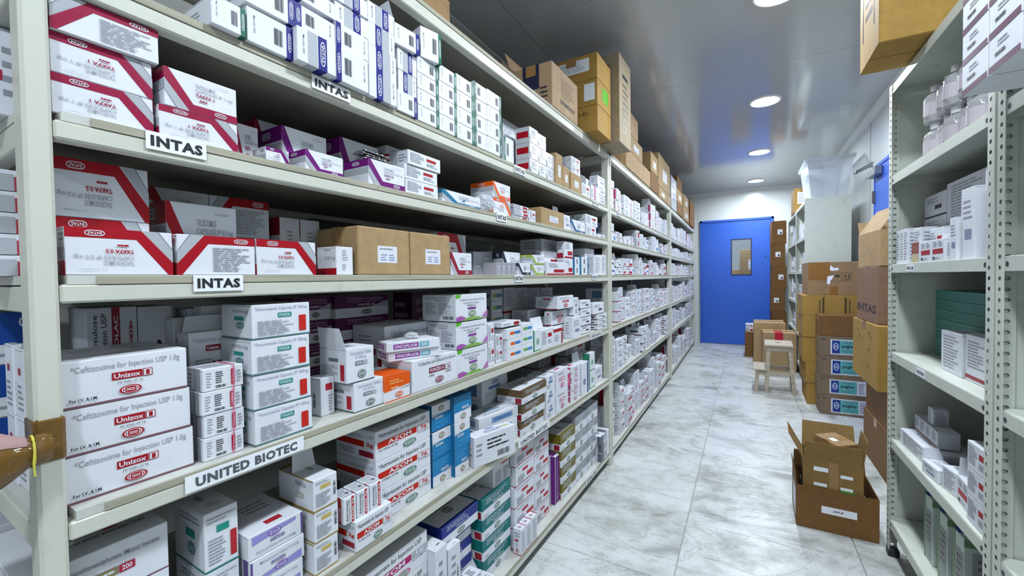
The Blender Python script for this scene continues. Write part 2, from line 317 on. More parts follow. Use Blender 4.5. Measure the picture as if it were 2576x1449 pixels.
ART = {
 'tk1': lambda: tk(MAG, '1 mg', 'TAKFA 1'), 'tk1b': lambda: tk_back(MAG), 'tk5': lambda: tk(RED, '0.5 mg', 'TAKFA 0.5'), 'tk5b': lambda: tk_back(RED), 'tk25': lambda: tk(PUR, '0.25 mg', 'TAKFA 0.25'),
 'tk2': lambda: tk(DRED, '2 mg', 'TAKFA-2'), 'tkor': lambda: tk(ORG, '5 mg', 'TAKFA-5'), 'tkblue': lambda: tk((.01, .10, .25), '50 mg', 'TAKFA-50'), 'tkteal': lambda: tk((.01, .16, .30), '', 'T'), 'tkblk': lambda: tk((.02, .02, .04), '', 'T'), 'tkgrn': lambda: tk((.28, .42, .06), '', 'T'),
 'tkend': lambda: {'front': [Ln(.35, .5, .7, .9, 5), Ln(.35, .15, .6, .4, 3)], 'left': [R(RED, 0, 0, 1, .24), T('0.5 mg', .45, .5, .95, .66, GR), Ln(.4, .85, .9, .92, 1)]},
 'redw': lambda: {'front': [R(RED, .55, .55, .85, .76), Ln(.06, .2, .48, .9, 9), Ln(.55, .2, .9, .45, 3)], 'left': [R(DRED, .0, .0, .28, 1), R(SI, .3, 0, .6, 1), Ln(.65, .2, .95, .8, 3)], 'right': [R(RED, .2, .3, .6, .6)], 'top': [Ln(.2, .3, .8, .7, 3)]},
 'slim': lambda: {'front': [R(SI, 0, 0, .45, 1), R(RED, .6, .2, .9, .8)], 'left': [R(SI, 0, .1, 1, .9)]},
 'kraftlab': lambda: {'front': [R(W, .34, .26, .72, .62), Ln(.38, .52, .68, .6, 1), Ln(.40, .30, .52, .46, 3, (.3, .35, .6)), Ln(.56, .30, .68, .46, 3, (.3, .35, .6))]},
 'plainlab': lambda: {'front': [Ln(.15, .55, .85, .85, 4), R((.25, .25, .4), .3, .28, .8, .42)], 'left': [Ln(.2, .2, .8, .8, 5)], 'top': [Ln(.2, .3, .8, .6, 2)]},
 'navy': lambda: {'front': [Ln(.2, .3, .8, .7, 2, (.4, .45, .6))]}, 'dark': lambda: {}, 'dark2': lambda: {'front': [Em(.4, .25, .75, .75, K)], 'left': []},
 'ingr': lambda: blue(GRN), 'ingrm': lambda: blue(GRN), 'ingrl': lambda: blue(GRN, True), 'inbl': lambda: blue(BLU), 'inblm': lambda: blue(BLU, True), 'inbe': lambda: blue_end(BLU), 'inbem': lambda: blue_end(BLU, True),
 'film': lambda: {'front': [Ln(.2, .2, .8, .8, 3)]}, 'wrap': lambda: {'front': [Ln(.2, .35, .8, .85, 4), P((.05, .05, .08), (.0, .5), (.16, .12), (.16, 0), (.0, .3))], 'left': [R(RED, .1, .3, .9, .7)], 'top': [Ln(.2, .2, .8, .8, 2)]},
 'redbox': lambda: {'front': [Ln(.2, .3, .8, .7, 2, (.7, .4, .4))]}, 'magst': lambda: {'front': [R(PNK, .4, 0, .55, 1), R((.45, .4, .6), .6, 0, .7, 1), Ln(.05, .2, .35, .8, 4)], 'left': [Ln(.2, .2, .8, .8, 4)]},
 'tallgrey': lambda: {'front': [Ln(.35, .6, .65, .8, 3), Ln(.4, .2, .65, .4, 3)], 'left': [R(DRED, 0, .7, 1, 1), Ln(.1, .1, .9, .6, 6)]},
 'flatred': lambda: {'front': [R(RED, .62, .15, .9, .85), Ln(.1, .3, .5, .7, 2)], 'top': [Ln(.1, .2, .8, .8, 3)], 'left': [Ln(.2, .3, .8, .7, 2)]},
 'foil': lambda: {'front': [Ln(.2, .3, .8, .8, 3, (.6, .6, .65))]}, 'redst': lambda: {'front': [R(RED, .35, .18, .92, .42), R(RED, 0, 0, 1, .1), Ln(.1, .55, .6, .9, 4)], 'left': [R(DRED, 0, 0, .8, .3), Ln(.2, .5, .8, .9, 3)], 'right': [R(RED, 0, 0, 1, .15)]},
 'tealst': lambda: {'front': [R(TEA, 0, 0, .12, 1), R((.05, .25, .5), .88, 0, 1, 1), Bc(.4, .2, .6, .8)], 'left': [R((.02, .15, .4), 0, 0, 1, 1)]},
 'lines': lambda: {'front': [Ln(.12, .1, .88, .92, 11)], 'left': [Ln(.15, .1, .85, .9, 8)], 'top': [Ln(.2, .2, .8, .8, 4)], 'right': [Ln(.15, .1, .85, .9, 8)]},
 'unizox': lambda: plate('*Ceftizoxime for Injection USP 1.0g', 'Unizox', '1', (.36, .008, .018), (.20, .10, .125)),
 'unizox2': lambda: {'front': [T('*Ceftizoxime for Injection USP', .08, .89, .92, .95, GR), R((.25, .015, .03), .32, .82, .62, .875), T('Unizox', .35, .832, .59, .865, W, True), T('2', .655, .832, .69, .865, (.25, .015, .03), True), Ln(.1, .62, .5, .76, 5), Ln(.45, .66, .65, .74, 2, K), Bc(.82, .66, .90, .78)], 'top': []},
 'unizs': lambda: {'front': [Ln(.08, .15, .22, .85, 6), Bc(.30, .10, .55, .22), Ln(.30, .3, .5, .85, 6, K), R((.45, .02, .04), .68, .15, .77, .85), T('Unizox', .695, .22, .755, .8, W, True, 90), Ln(.82, .2, .95, .8, 4)], 'left': [R((.3, .3, .33), .5, 0, .85, 1), Ln(.1, .1, .4, .8, 4)], 'top': [Ln(.1, .2, .9, .8, 4)]},
 'itazol': lambda: {'front': [R((.10, .19, .20), 0, 0, 1, .055), T('*Itraconazole Capsules IP 100mg', .05, .80, .95, .93, (.40, .42, .58)), R((.02, .27, .23), .42, .60, .66, .74), T('ITAZOL', .44, .63, .64, .71, W, True), R((.55, .02, .015), .79, .14, .92, .62), Ln(.08, .10, .72, .54, 9)], 'left': [R((.10, .19, .20), 0, 0, 1, .055), T('100mg', .4, .74, .9, .86, GR), R((.02, .27, .23), .45, .55, .75, .66), Em(.5, .3, .75, .5, (.02, .2, .17))], 'top': []},
 'lactu': lambda: {'front': [T('Lactulose', .10, .66, .20, .95, K, False, 90), T('Solution USP', .27, .64, .38, .96, K, False, 90), R(DRED, .48, 0, .64, 1), T('BIOLAC', .52, .66, .60, .94, W, True, 90), Em(.82, .74, .90, .90, DRED)]},
 'forztz': lambda: {'front': [P((.10, .012, .075), (0, .44), (.62, .44), (1, .72), (1, 1), (0, 1)), P(SI, (.64, .44), (1, .44), (1, .69)), T('*Ceftazidime & Tazobactam', .2, .82, .88, .93, (.5, .38, .47)), T('for injection 1.0g+125.0mg', .2, .68, .88, .79, (.5, .38, .47)), T('FORZID-TZ', .40, .52, .72, .62, W, True), Em(.46, .10, .66, .34, (.05, .06, .06)), Ln(.1, .18, .32, .25, 1)], 'left': [R((.10, .012, .075), 0, .44, 1, 1), Ln(.1, .6, .9, .9, 2, (.45, .33, .42))]},
 'forzs': lambda: {'front': [R((.42, .42, .47), 0, 0, 1, .03), T('*Ceftazidime and Sulbactam for Injection', .12, .76, .95, .92, (.22, .22, .26)), R((.20, .006, .045), .34, .48, .68, .66), T('FORZID-S', .36, .515, .66, .625, W, True), R((.20, .006, .045), .685, .48, .83, .66), R(W, .692, .495, .823, .645), T('1.5g', .71, .515, .805, .625, (.20, .006, .045), True), Ln(.34, .38, .5, .44, 1, K), Ln(.7, .38, .86, .44, 1, K), Em(.47, .12, .65, .32, (.22, .008, .05))], 'left': [Ln(.2, .72, .8, .86, 2, GR), R((.20, .006, .045), .36, .52, .72, .62), Ln(.15, .1, .6, .44, 6), R((.30, .01, .02), .78, .08, .92, .5)], 'top': []},
 'vonaz': lambda: {'front': [R((.10, .13, .13), 0, 0, 1, .04), T('Voriconazole Tablets', .12, .80, .90, .92, (.42, .44, .58)), T('IP 200mg', .32, .67, .70, .77, (.42, .44, .58)), R((.16, .19, .20), .30, .50, .58, .62), T('VONAZ', .32, .525, .56, .60, W, True), R(SI, .585, .50, .74, .62), Em(.38, .12, .68, .36, (.10, .15, .12))], 'left': [R((.10, .13, .13), 0, 0, 1, .04), R((.16, .19, .20), .35, .62, .7, .72), Ln(.12, .15, .7, .52, 8), R((.40, .015, .03), .78, .1, .92, .55)], 'top': [Ln(.2, .3, .7, .6, 2), Em(.4, .4, .6, .6, (.2, .2, .25))]},
 'vonazb': lambda: {'front': [R((.42, .015, .03), .35, .66, .85, .84), Ln(.55, .1, .9, .55, 6)], 'left': [Bc(.4, .2, .6, .6, True)]},
 'orange': lambda: {'front': [P(ORG, (0, 1), (1, 1), (1, .52), (0, .40)), P(SI, (.55, .39), (1, .5), (1, .40)), Ln(.25, .46, .65, .56, 1, (.9, .75, .6)), Ln(.2, .65, .75, .85, 2, (.9, .5, .2)), Em(.40, .10, .70, .32, ORG), R(ORG, 0, 0, 1, .04)], 'left': [R(ORG, 0, .45, 1, 1)], 'top': [R(ORG, 0, 0, 1, .7), Ln(.1, .75, .9, .9, 1)]},
 'onco': lambda: {'front': [R((.25, .03, .28), .12, .25, .58, .78), T('ONCOFLUOR', .14, .34, .56, .68, W, True), R((.12, .42, .5), .6, .25, .78, .78), T('500', .63, .34, .75, .68, W, True)], 'right': [R((.25, .03, .28), .3, .25, .9, .75), R((.12, .42, .5), .05, .25, .27, .75)], 'left': [R((.25, .03, .28), .2, .25, .8, .75), T('ONCOFLUOR', .24, .34, .76, .66, W, True)], 'top': [Ln(.2, .3, .8, .7, 3)]},
 'forzav': lambda: {'front': [P((.10, .42, .02), (0, 1), (.16, 1), (.14, .90), (.05, .86), (0, .86)), T('*Ceftazidime 2g Avibactam 0.5g', .10, .74, .90, .84, (.3, .25, .3)), T('for solution for infusion', .22, .64, .72, .72, (.3, .25, .3)), T('FORZID-AV', .34, .54, .62, .61, K), R((.25, .05, .30), .36, .42, .62, .50), Em(.38, .14, .62, .38, (.06, .22, .05), (.2, .3, .15)), P((.36, .10, .38), (0, 0), (.16, 0), (.30, .10), (.14, .20), (0, .16)), P((.22, .42, .10), (.14, .0), (.86, .0), (.66, .12), (.36, .12)), P((.45, .18, .45), (.80, .06), (1, .08), (1, .34), (.93, .26))], 'left': [T('FORZID-AV', .4, .74, .7, .8, K), Ln(.1, .82, .9, .93, 2), Ln(.1, .25, .45, .7, 7), Ln(.5, .25, .9, .7, 7), Bc(.62, .08, .94, .2)]},
 'grnlab': lambda: {'front': [R((.1, .2, .3), .3, .3, .95, .62), R((.2, .4, .08), .12, .3, .42, .62)], 'left': [R((.1, .12, .25), .4, .3, .9, .6)]},
 'bluor': lambda: {'front': [R(ORG, .2, .38, .48, .66), R((.05, .2, .5), .5, .38, .9, .66)], 'left': [Ln(.2, .3, .8, .7, 2)], 'top': [Ln(.2, .3, .8, .6, 2)]},
 'blugr': lambda: {'front': [R((.12, .4, .08), .12, .4, .45, .66), R((.05, .25, .55), .47, .4, .88, .66)], 'left': [Ln(.2, .3, .8, .7, 2)], 'top': [Ln(.2, .3, .8, .6, 2)]},
 'grnst': lambda: {'front': [R((.02, .3, .12), 0, 0, .08, 1), R((.02, .3, .12), .0, .0, 1, .05), Em(.35, .3, .75, .6, (.02, .3, .12))], 'left': [R((.03, .25, .15), .6, 0, 1, 1)], 'top': [Ln(.2, .2, .8, .8, 2)]},
 'redst2': lambda: {'front': [R((.40, .015, .03), 0, .76, 1, .95), R(DRED, .85, 0, 1, .7), Ln(.1, .2, .7, .6, 5)], 'left': [R((.40, .015, .03), 0, .76, 1, .95), Ln(.2, .2, .8, .6, 4)]},
 'barst': lambda: {'front': [R(K, .2, .1, .3, .9), R(K, .42, .1, .52, .9), R(K, .66, .1, .74, .9), R(DRED, .8, .1, .86, .9)], 'left': [R(DRED, .3, .4, .7, .6)]},
 'redlab': lambda: named((.42, .02, .04), 'AMPLI', '', None), 'greylab': lambda: named((.18, .19, .24), 'UNIB'), 'redlab2': lambda: {'front': [T('*Meropenem for Injection USP', .08, .82, .9, .93, GR), R((.45, .02, .04), .45, .62, .78, .74), Ln(.1, .1, .5, .5, 8), Ln(.55, .1, .85, .5, 8), Bc(.88, .3, .95, .7, True)], 'left': []},
 'redline': lambda: {'front': [R(DRED, 0, .06, 1, .14), Ln(.1, .3, .9, .9, 9)], 'left': [R(DRED, 0, .06, 1, .14)]}, 'darkst': lambda: {'front': [R(K, .0, 0, 1, .07), R((.06, .06, .1), .5, .32, .8, .5), Ln(.15, .6, .7, .85, 3)], 'left': [R((.12, .05, .1), 0, 0, 1, .15), R((.06, .06, .1), .3, .4, .8, .6)], 'top': [Ln(.2, .3, .8, .7, 3)]},
 'mesna': lambda: {'front': [R((.2, .1, .14), 0, 0, 1, .03), T('Sodium 2-mercaptoethanesulphonate (Mesna) Injection', .06, .64, .93, .78, (.2, .2, .25)), R((.25, .21, .10), .40, .36, .62, .52), Ln(.42, .39, .60, .50, 1, W), R((.42, .02, .06), .625, .36, .74, .52), T('200', .645, .39, .72, .49, W, True), Em(.44, .08, .6, .28, (.45, .05, .1))], 'top': [Ln(.3, .2, .95, .8, 6, (.35, .34, .3)), R((.42, .02, .06), .62, .3, .72, .36), R((.42, .02, .06), .56, .62, .66, .68)], 'right': [R((.2, .1, .14), 0, 0, 1, .03)]},
 'greenbox': lambda: {'front': [R((.03, .2, .17), 0, 0, 1, .035), Ln(.08, .80, .92, .92, 2, GR), R((.02, .27, .2), .35, .62, .72, .74), Ln(.1, .1, .62, .55, 8), R((.45, .02, .03), .75, .12, .94, .56)], 'left': [R((.03, .2, .17), 0, 0, 1, .035), Ln(.2, .75, .9, .9, 2, GR), R((.02, .27, .2), .4, .5, .7, .64), Em(.45, .2, .7, .42, (.03, .2, .2))], 'top': [Em(.3, .5, .5, .75, (.08, .2, .18)), Ln(.3, .2, .7, .35, 2)]},
 'lazon': lambda: {'front': [R((.12, .08, .25), .0, .05, .04, .95), P(LAV, (.14, .08), (.94, .08), (.94, .42), (.14, .22)), Em(.42, .10, .66, .42, (.17, .09, .42)), R((.10, .06, .26), .36, .48, .62, .60), T('LAZON-2.5', .37, .50, .61, .585, W, True), T('Methotrexate Tablets IP 2.5mg', .16, .70, .88, .84, (.3, .3, .42))], 'left': [R((.12, .08, .25), .85, 0, .95, 1), Ln(.2, .2, .7, .8, 4)], 'top': [Ln(.2, .2, .8, .5, 3), R((.4, .02, .03), .3, .8, .6, .9)]},
 'goldbox': lambda: {'front': [R(GOLD, 0, 0, 1, .045), Ln(.08, .82, .75, .92, 2, GR), R((.55, .42, .12), .28, .66, .70, .78), Ln(.08, .12, .75, .56, 8), Bc(.82, .3, .92, .75, True)], 'left': [R(GOLD, 0, 0, 1, .045), R(GOLD, 0, .955, 1, 1), Ln(.5, .7, .85, .85, 3), Em(.5, .3, .75, .5, (.4, .38, .3))], 'top': [R(GOLD, 0, .9, 1, 1), Em(.5, .4, .7, .6, (.3, .28, .2))]},
 'azoml': lambda: azom((.52, .016, .004), '2g'), 'azom1': lambda: azom((.42, .012, .14), '1g', True),
 'azoms': lambda: {'front': [R((.5, .02, .02), .62, 0, .82, 1), T('AZOM', .65, .06, .79, .6, W, True, 90), T('2g', .65, .68, .79, .92, W, True, 90), T('Aztreonam', .15, .1, .32, .9, K, False, 90), T('for Injection USP', .36, .1, .53, .9, K, False, 90)], 'left': [R((.5, .02, .02), .6, 0, .82, 1), T('AZOM', .63, .08, .79, .6, W, True, 90), Ln(.1, .2, .45, .8, 3)], 'top': [Ln(.1, .1, .9, .9, 5), Bc(.6, .3, .85, .5)], 'right': [Em(.3, .3, .7, .6, (.05, .2, .12))]},
 'umanor': lambda: {'front': [R(CYA, 0, .40, 1, 1), T('UMANOR', .42, .46, .84, .57, W, True), Ln(.12, .65, .88, .92, 3, (.06, .32, .6)), P(SI, (.5, .39), (1, .39), (1, .46)), Em(.36, .08, .66, .30, (.35, .06, .05), (.2, .35, .15))], 'left': [R((.01, .13, .3), 0, 0, 1, 1)], 'top': [R(CYA, 0, 0, 1, .35)]},
 'milr': lambda: {'front': [Ln(.3, .45, .85, .85, 3, K), Bc(.55, .12, .85, .32), Ln(.05, .3, .2, .8, 3)], 'right': [R((.45, .5, .1), .1, .3, .4, .55), R((.1, .15, .4), .45, .3, .9, .55)], 'top': [T('MILRONE', .3, .35, .7, .5, (.08, .12, .4), True, 180), R((.5, .55, .12), .72, .36, .92, .5), Ln(.3, .18, .85, .3, 1), Em(.4, .66, .62, .86, (.08, .12, .4))], 'left': [Ln(.2, .3, .8, .7, 2)]},
 'blulab': lambda: {'front': [R((.22, .36, .55), .3, .25, .85, .75), R((.1, .2, .4), .36, .36, .8, .64)], 'left': [R((.22, .36, .55), .2, .25, .8, .75)], 'right': [R((.22, .36, .55), .2, .25, .8, .75)], 'top': [R((.30, .42, .6), .3, .4, .7, .6), Em(.4, .66, .6, .84, (.15, .3, .5)), Ln(.2, .15, .8, .3, 2)]},
 'blulab2': lambda: {'front': [R((.1, .2, .36), .25, .45, .7, .62), Ln(.1, .1, .5, .38, 5), Em(.35, .68, .65, .92, (.1, .2, .4))], 'left': [R((.12, .24, .4), .3, .2, .75, .8)], 'top': [Ln(.2, .2, .8, .8, 3)], 'right': [Ln(.2, .2, .8, .8, 3)]},
 'brown': lambda: band(BRN, '', .48), 'cefop': lambda: band((.012, .03, .23), 'CEFOP-S 1.5g', .46), 'kepha': lambda: band((.006, .16, .16), 'KEPHAZON-TZ', .44), 'olive': lambda: band(OLV, '', .42), 'silver': lambda: band((.30, .32, .36), '', .50),
 'pinklab': lambda: {'front': [Ln(.12, .72, .85, .9, 1, GR), R(PNK, .25, .45, .75, .62), R(W, .28, .48, .72, .59), Ln(.3, .5, .7, .58, 1, PNK), Em(.36, .12, .64, .36, PNK)], 'left': [R(PNK, .7, .1, .9, .9), Ln(.1, .2, .6, .8, 3)], 'top': [R(PNK, .2, .3, .6, .5), Ln(.2, .6, .8, .8, 2)]},
 'magenta': lambda: {'front': [R(PNK, 0, 0, 1, .8), Ln(.2, .2, .8, .5, 2, (.8, .5, .6))], 'left': [R(PNK, 0, 0, 1, .8)]}, 'navst': lambda: {'front': [R(NAV, .74, 0, .9, 1), Em(.2, .3, .55, .5, NAV)], 'left': [Ln(.2, .2, .8, .8, 6)], 'top': []},
 'plaintop': lambda: {'front': [Ln(.3, .5, .7, .9, 4), Bc(.72, .3, .82, .7, True)], 'left': [Ln(.2, .3, .8, .8, 5)], 'top': [Ln(.5, .12, .9, .2, 1, K), R((.2, .35, .35), .2, .75, .5, .88)]},
 'aztre': lambda: {'front': [R((.35, .05, .12), 0, 0, 1, .04), T('*Aztreonam for Injection USP', .08, .80, .92, .93, GR), R((.45, .02, .06), .35, .56, .64, .70), Ln(.1, .1, .5, .46, 6), R((.45, .02, .03), .58, .2, .92, .38)], 'left': [R((.35, .05, .12), 0, 0, 1, .04), Ln(.2, .3, .8, .8, 4)], 'top': [R((.35, .05, .12), 0, 0, 1, .05), Ln(.2, .3, .8, .6, 2)]},
 'azmini': lambda: {'left': [R((.45, .02, .06), 0, 0, 1, .03), T('*Aztreonam for', .08, .80, .8, .88, K), T('Injection USP', .2, .68, .8, .76, K), R((.45, .02, .06), .2, .52, .65, .6), Em(.3, .08, .65, .25, (.4, .02, .06)), Ln(.3, .35, .7, .45, 2)], 'front': [R((.45, .02, .06), 0, 0, 1, .03), Ln(.15, .1, .85, .9, 8)], 'top': [R((.45, .02, .06), .9, 0, 1, 1), Ln(.2, .2, .7, .8, 3), R((.45, .02, .06), .3, .4, .6, .5)]},
 'purple': lambda: {'front': [R((.14, .02, .20), .08, .02, 1, .98), T('Piperacillin & Tazobactam', .45, .1, .65, .9, (.6, .5, .65), False, 90)], 'left': [R(DRED, .0, .0, .05, 1), R((.16, .02, .22), .8, 0, 1, 1), Em(.3, .4, .6, .6, (.1, .1, .12))], 'top': [R((.14, .02, .20), .1, .1, 1, .6)]},
 'silverb': lambda: {'front': [R(SI, 0, .12, .7, .9), R((.12, .13, .17), .0, 0, .3, 1)], 'left': [Em(.35, .3, .65, .75, (.15, .17, .2)), R((.12, .13, .17), .78, 0, 1, 1), R(SI, .1, .1, .25, .9)], 'top': [Em(.2, .25, .4, .55, (.12, .14, .16)), R((.12, .13, .17), .5, 0, .75, 1)]},
 'bluemini': lambda: {'front': [R((.012, .04, .26), 0, 0, .35, .8), Ln(.45, .1, .9, .9, 5)], 'left': [R((.012, .04, .26), 0, .0, 1, .8), Ln(.2, .2, .8, .6, 4, (.4, .5, .7))], 'top': [Ln(.2, .2, .8, .8, 4, K)]},
 'bluelet': lambda: {'front': [R((.008, .06, .30), 0, .38, 1, 1), Ln(.2, .12, .9, .25, 1), T('CT', .72, .7, .9, .9, W, True)], 'right': [R((.008, .06, .30), 0, .38, 1, 1)]},
 'redmini': lambda: {'front': [R((.35, .05, .06), .3, .62, .6, .72), Ln(.2, .1, .8, .5, 5)], 'left': [R((.35, .05, .06), .3, .62, .6, .72), Ln(.2, .1, .8, .5, 5)], 'top': [Ln(.2, .2, .8, .8, 2)]},
 'redgrey': lambda: {'front': [R((.36, .04, .06), .72, .0, 1, .7), R(SI, .35, .0, .70, .8), Ln(.1, .2, .3, .8, 3), R((.36, .04, .06), 0, .0, .3, .2)], 'left': [R((.36, .04, .06), .5, 0, 1, .6), Ln(.1, .2, .4, .8, 3)]}, 'whitepk': lambda: {'front': [R((.4, .02, .06), .1, .42, .5, .55), Ln(.5, .2, .9, .9, 4)]},
 'greybox': lambda: {'front': [T('Sod', .60, .62, .8, .75, K), R((.3, .1, .14), 0, 0, 1, .05)]},
 'kraft': lambda: {}, 'kraftdk': lambda: {'front': [T('8', .1, .3, .3, .8, K, True)]}, 'kraftyl': lambda: {'left': [R(W, .2, .35, .85, .85), Ln(.25, .4, .8, .8, 7)]}, 'kraftyg': lambda: {'left': [R(W, .75, .2, .95, .85)], 'front': [R((.10, .40, .01), .35, .3, .8, .85)]}, 'kraftyb': lambda: {'left': [T('ED BY:', .55, .62, .85, .78, (.12, .06, .02), True)]},
 'kraftpr': lambda: {'front': [Ln(.32, .38, .85, .82, 12, (.16, .1, .05)), T('INTAS PHARMACEUTICALS LTD', .3, .2, .85, .3, K, True)], 'left': [R((.02, .02, .05), .3, .45, .7, 1), Ln(.72, .2, .95, .5, 3, K)]},
 'kraftgy': lambda: {'front': [Ln(.25, .12, .8, .72, 9, (.12, .1, .08)), Ln(.25, .74, .8, .84, 1, K)], 'left': [R((.16, .13, .1), .75, .1, .8, .9)]},
 'peglec': lambda: {'front': [R(W, .22, .12, .93, .86), R((.02, .05, .25), .25, .17, .40, .81), R((.12, .42, .42), .40, .17, .74, .81), Em(.27, .32, .38, .70, (.3, .4, .7), (.02, .05, .25)), T('peglec', .44, .42, .70, .62, K, True), Ln(.46, .66, .70, .76, 2, (.1, .2, .3)), Ln(.44, .22, .7, .36, 2, (.1, .25, .3)), Ln(.77, .22, .91, .78, 5, (.3, .25, .4)), Ln(.05, .82, .15, .9, 1, K)]},
 'teal': lambda: {'front': [Ln(.1, .3, .9, .6, 1, (.05, .2, .18)), R((.07, .28, .25), 0, .85, 1, 1)], 'right': [Ln(.1, .3, .9, .7, 1, (.05, .2, .18))], 'left': [Ln(.1, .3, .9, .7, 1, (.05, .2, .18))]},
 'redbar': lambda: {'front': [R(RED, .08, .33, .92, .56), Ln(.12, .65, .5, .92, 4), Ln(.55, .65, .9, .92, 4), R(K, .1, .08, .26, .2), Ln(.3, .1, .7, .2, 1)], 'right': [Ln(.2, .2, .8, .8, 6)], 'top': [Ln(.2, .2, .8, .8, 3)], 'left': [Ln(.2, .2, .8, .8, 6)]},
 'choc': lambda: {'front': [R((.28, .06, .03), 0, .45, 1, 1), Ln(.15, .55, .85, .9, 4, (.45, .2, .12)), R((.6, .5, .3), 0, 0, 1, .42)]},
 'zina': lambda: {'front': [R((.085, .003, .045), 0, 0, 1, .2), Ln(.3, .62, .7, .85, 2, (.25, .25, .3)), Ln(.22, .34, .68, .56, 1, K)], 'bottom': [R((.07, .004, .04), 0, .0, 1, .12), Ln(.3, .4, .5, .5, 1, K), Ln(.6, .3, .8, .5, 2)], 'right': []},
 'frame': lambda: {'front': [R((.16, .26, .14), .06, 0, .22, 1), R((.30, .33, .34), .3, .05, .92, .8), Ln(.35, .3, .85, .75, 5, (.14, .15, .15))], 'top': [R((.02, .12, .40), 0, 0, .5, .12), R((.20, .36, .10), 0, .14, 1, .26), R((.40, .42, .42), .1, .34, .9, .94), Ln(.2, .4, .8, .9, 6, (.2, .2, .22))], 'right': [R((.16, .26, .14), 0, .9, 1, 1), R((.34, .36, .38), .06, .06, .94, .84), Ln(.1, .2, .9, .8, 6, (.15, .16, .17))], 'left': [R((.34, .36, .38), .1, .05, .9, .85)]},
 'greened': lambda: {'front': [R((.06, .12, .07), .3, .2, 1, .8)], 'right': []},
}
WHITEY = {'greybox': (.5, .5, .55), 'tallgrey': (.66, .67, .7), 'navy': (.012, .03, .12), 'dark': (.05, .05, .055), 'redbox': (.5, .01, .03), 'film': (.5, .52, .55), 'foil': (.45, .46, .5), 'wrap': (.7, .72, .78), 'teal': (.07, .22, .19), 'grnlab': (.6, .61, .63), 'slim': (.7, .7, .73), 'frame': (.55, .64, .58), 'magenta': W}
KRC = {'kraft': KR, 'kraftlab': (.42, .28, .135), 'kraftdk': (.13, .075, .03), 'kraftyl': KRY, 'kraftyg': KRY, 'kraftyb': KRY, 'kraftrb': (.25, .14, .085), 'kraftpr': (.40, .27, .155), 'kraftgy': (.36, .285, .19), 'peglec': (.23, .16, .105), 'kraftl': KRL, 'kraftd': KRD, 'krafty': KRY}
SPLIT = {'tk1', 'tk1b', 'tk5', 'tk5b', 'tk25', 'tk2', 'tkor', 'inbl', 'inblm', 'inbe', 'inbem', 'ingr', 'ingrm', 'ingrl', 'unizox', 'unizox2', 'unizs', 'itazol', 'forztz', 'forzs', 'vonaz', 'orange', 'onco', 'forzav', 'mesna', 'greenbox', 'lazon', 'goldbox', 'azoml', 'azom1', 'azoms', 'umanor', 'milr', 'brown', 'cefop', 'kepha', 'olive', 'aztre', 'azmini', 'purple', 'peglec', 'zina', 'redbar', 'kraftlab', 'kraftyl', 'kraftyg', 'kraftyb', 'kraftpr', 'lactu', 'bluelet', 'redw', 'redlab', 'silver', 'silverb', 'kraftgy', 'tkblue', 'tkteal', 'redst', 'frame'}
KIND = {}
for _n, _ds in (('capsule_carton', 'tk1 tk1b tk5 tk5b tk25 tk2 tkor tkblue tkteal tkblk tkgrn tkend itazol'), ('barcode_carton', 'inbl inblm inbe inbem ingr ingrm ingrl'), ('vial_carton', 'unizox unizox2 unizs forztz forzs forzav azoml azom1 azoms aztre azmini mesna redlab2 kepha cefop brown olive silver'),
                ('tablet_carton', 'vonaz vonazb orange onco lazon greenbox goldbox umanor'), ('foil_pack', 'foil film wrap whitepk'), ('packet', 'redgrey redmini bluemini choc')):
    for _d in _ds.split(): KIND[_d] = _n
_cache = {}
def carton_parts(des, w, d, h, flip):
    """meshes of one carton: body plus its printed parts, at the bottom centre."""
    key = (des, round(w, 4), round(d, 4), round(h, 4), flip)
    if key in _cache: return _cache[key]
    iskr = des in KRC; body = MB(); parts = {}
    bm = kraft(KRC[des]) if iskr else (mat(WHITEY[des], .25, .3, 'foil') if des in ('foil', 'film', 'wrap') else card(WHITEY.get(des, W)))
    body.box(-w / 2, w / 2, -d / 2, d / 2, 0, h, bm, .003 if iskr else min(.0011, .08 * min(w, d, h)))
    sink = (lambda p, fc: parts.setdefault(p + '|' + fc, MB())) if des in SPLIT else (lambda p, fc: body)
    # closing flaps: a slit across the ends of a tuck carton, a centre slit on top and below a shipping carton
    dk = mat((.05, .04, .03) if iskr else (.30, .31, .34), .8)
    e = .0003
    if iskr:
        for z, s in ((h + e, 1), (-e, -1)):
            q = [(-w / 2, -.0012, z), (w / 2, -.0012, z), (w / 2, .0012, z), (-w / 2, .0012, z)]; body.face(q if s > 0 else q[::-1], dk)
        tw = min(.03, d * .12); tp = parts.setdefault('packing_tape', MB()); dr = min(.05, h * .35); x = w / 2 + .0006
        tp.box(-x, x, -tw, tw, h + .0001, h + .0008, TAPE)
        for s in (-1, 1): tp.box(min(s * (w / 2 + .0001), s * x), max(s * (w / 2 + .0001), s * x), -tw, tw, h - dr, h + .0008, TAPE)
    else:
        for s in (-1, 1):
            x = s * (w / 2 + e); q = [(x, -d / 2 + .0012, h - .0035), (x, d / 2 - .0012, h - .0035), (x, d / 2 - .0012, h - .0027), (x, -d / 2 + .0012, h - .0027)]; body.face(q if s > 0 else q[::-1], dk)
    art = ART[des]() if des in ART else {}
    draw(art, w, d, h, sink, flip)
    out = {'body': body.mesh('carton')}
    for p, mb in parts.items():
        if mb.f: out[p] = mb.mesh(p.split('|')[0])
    _cache[key] = out; return out
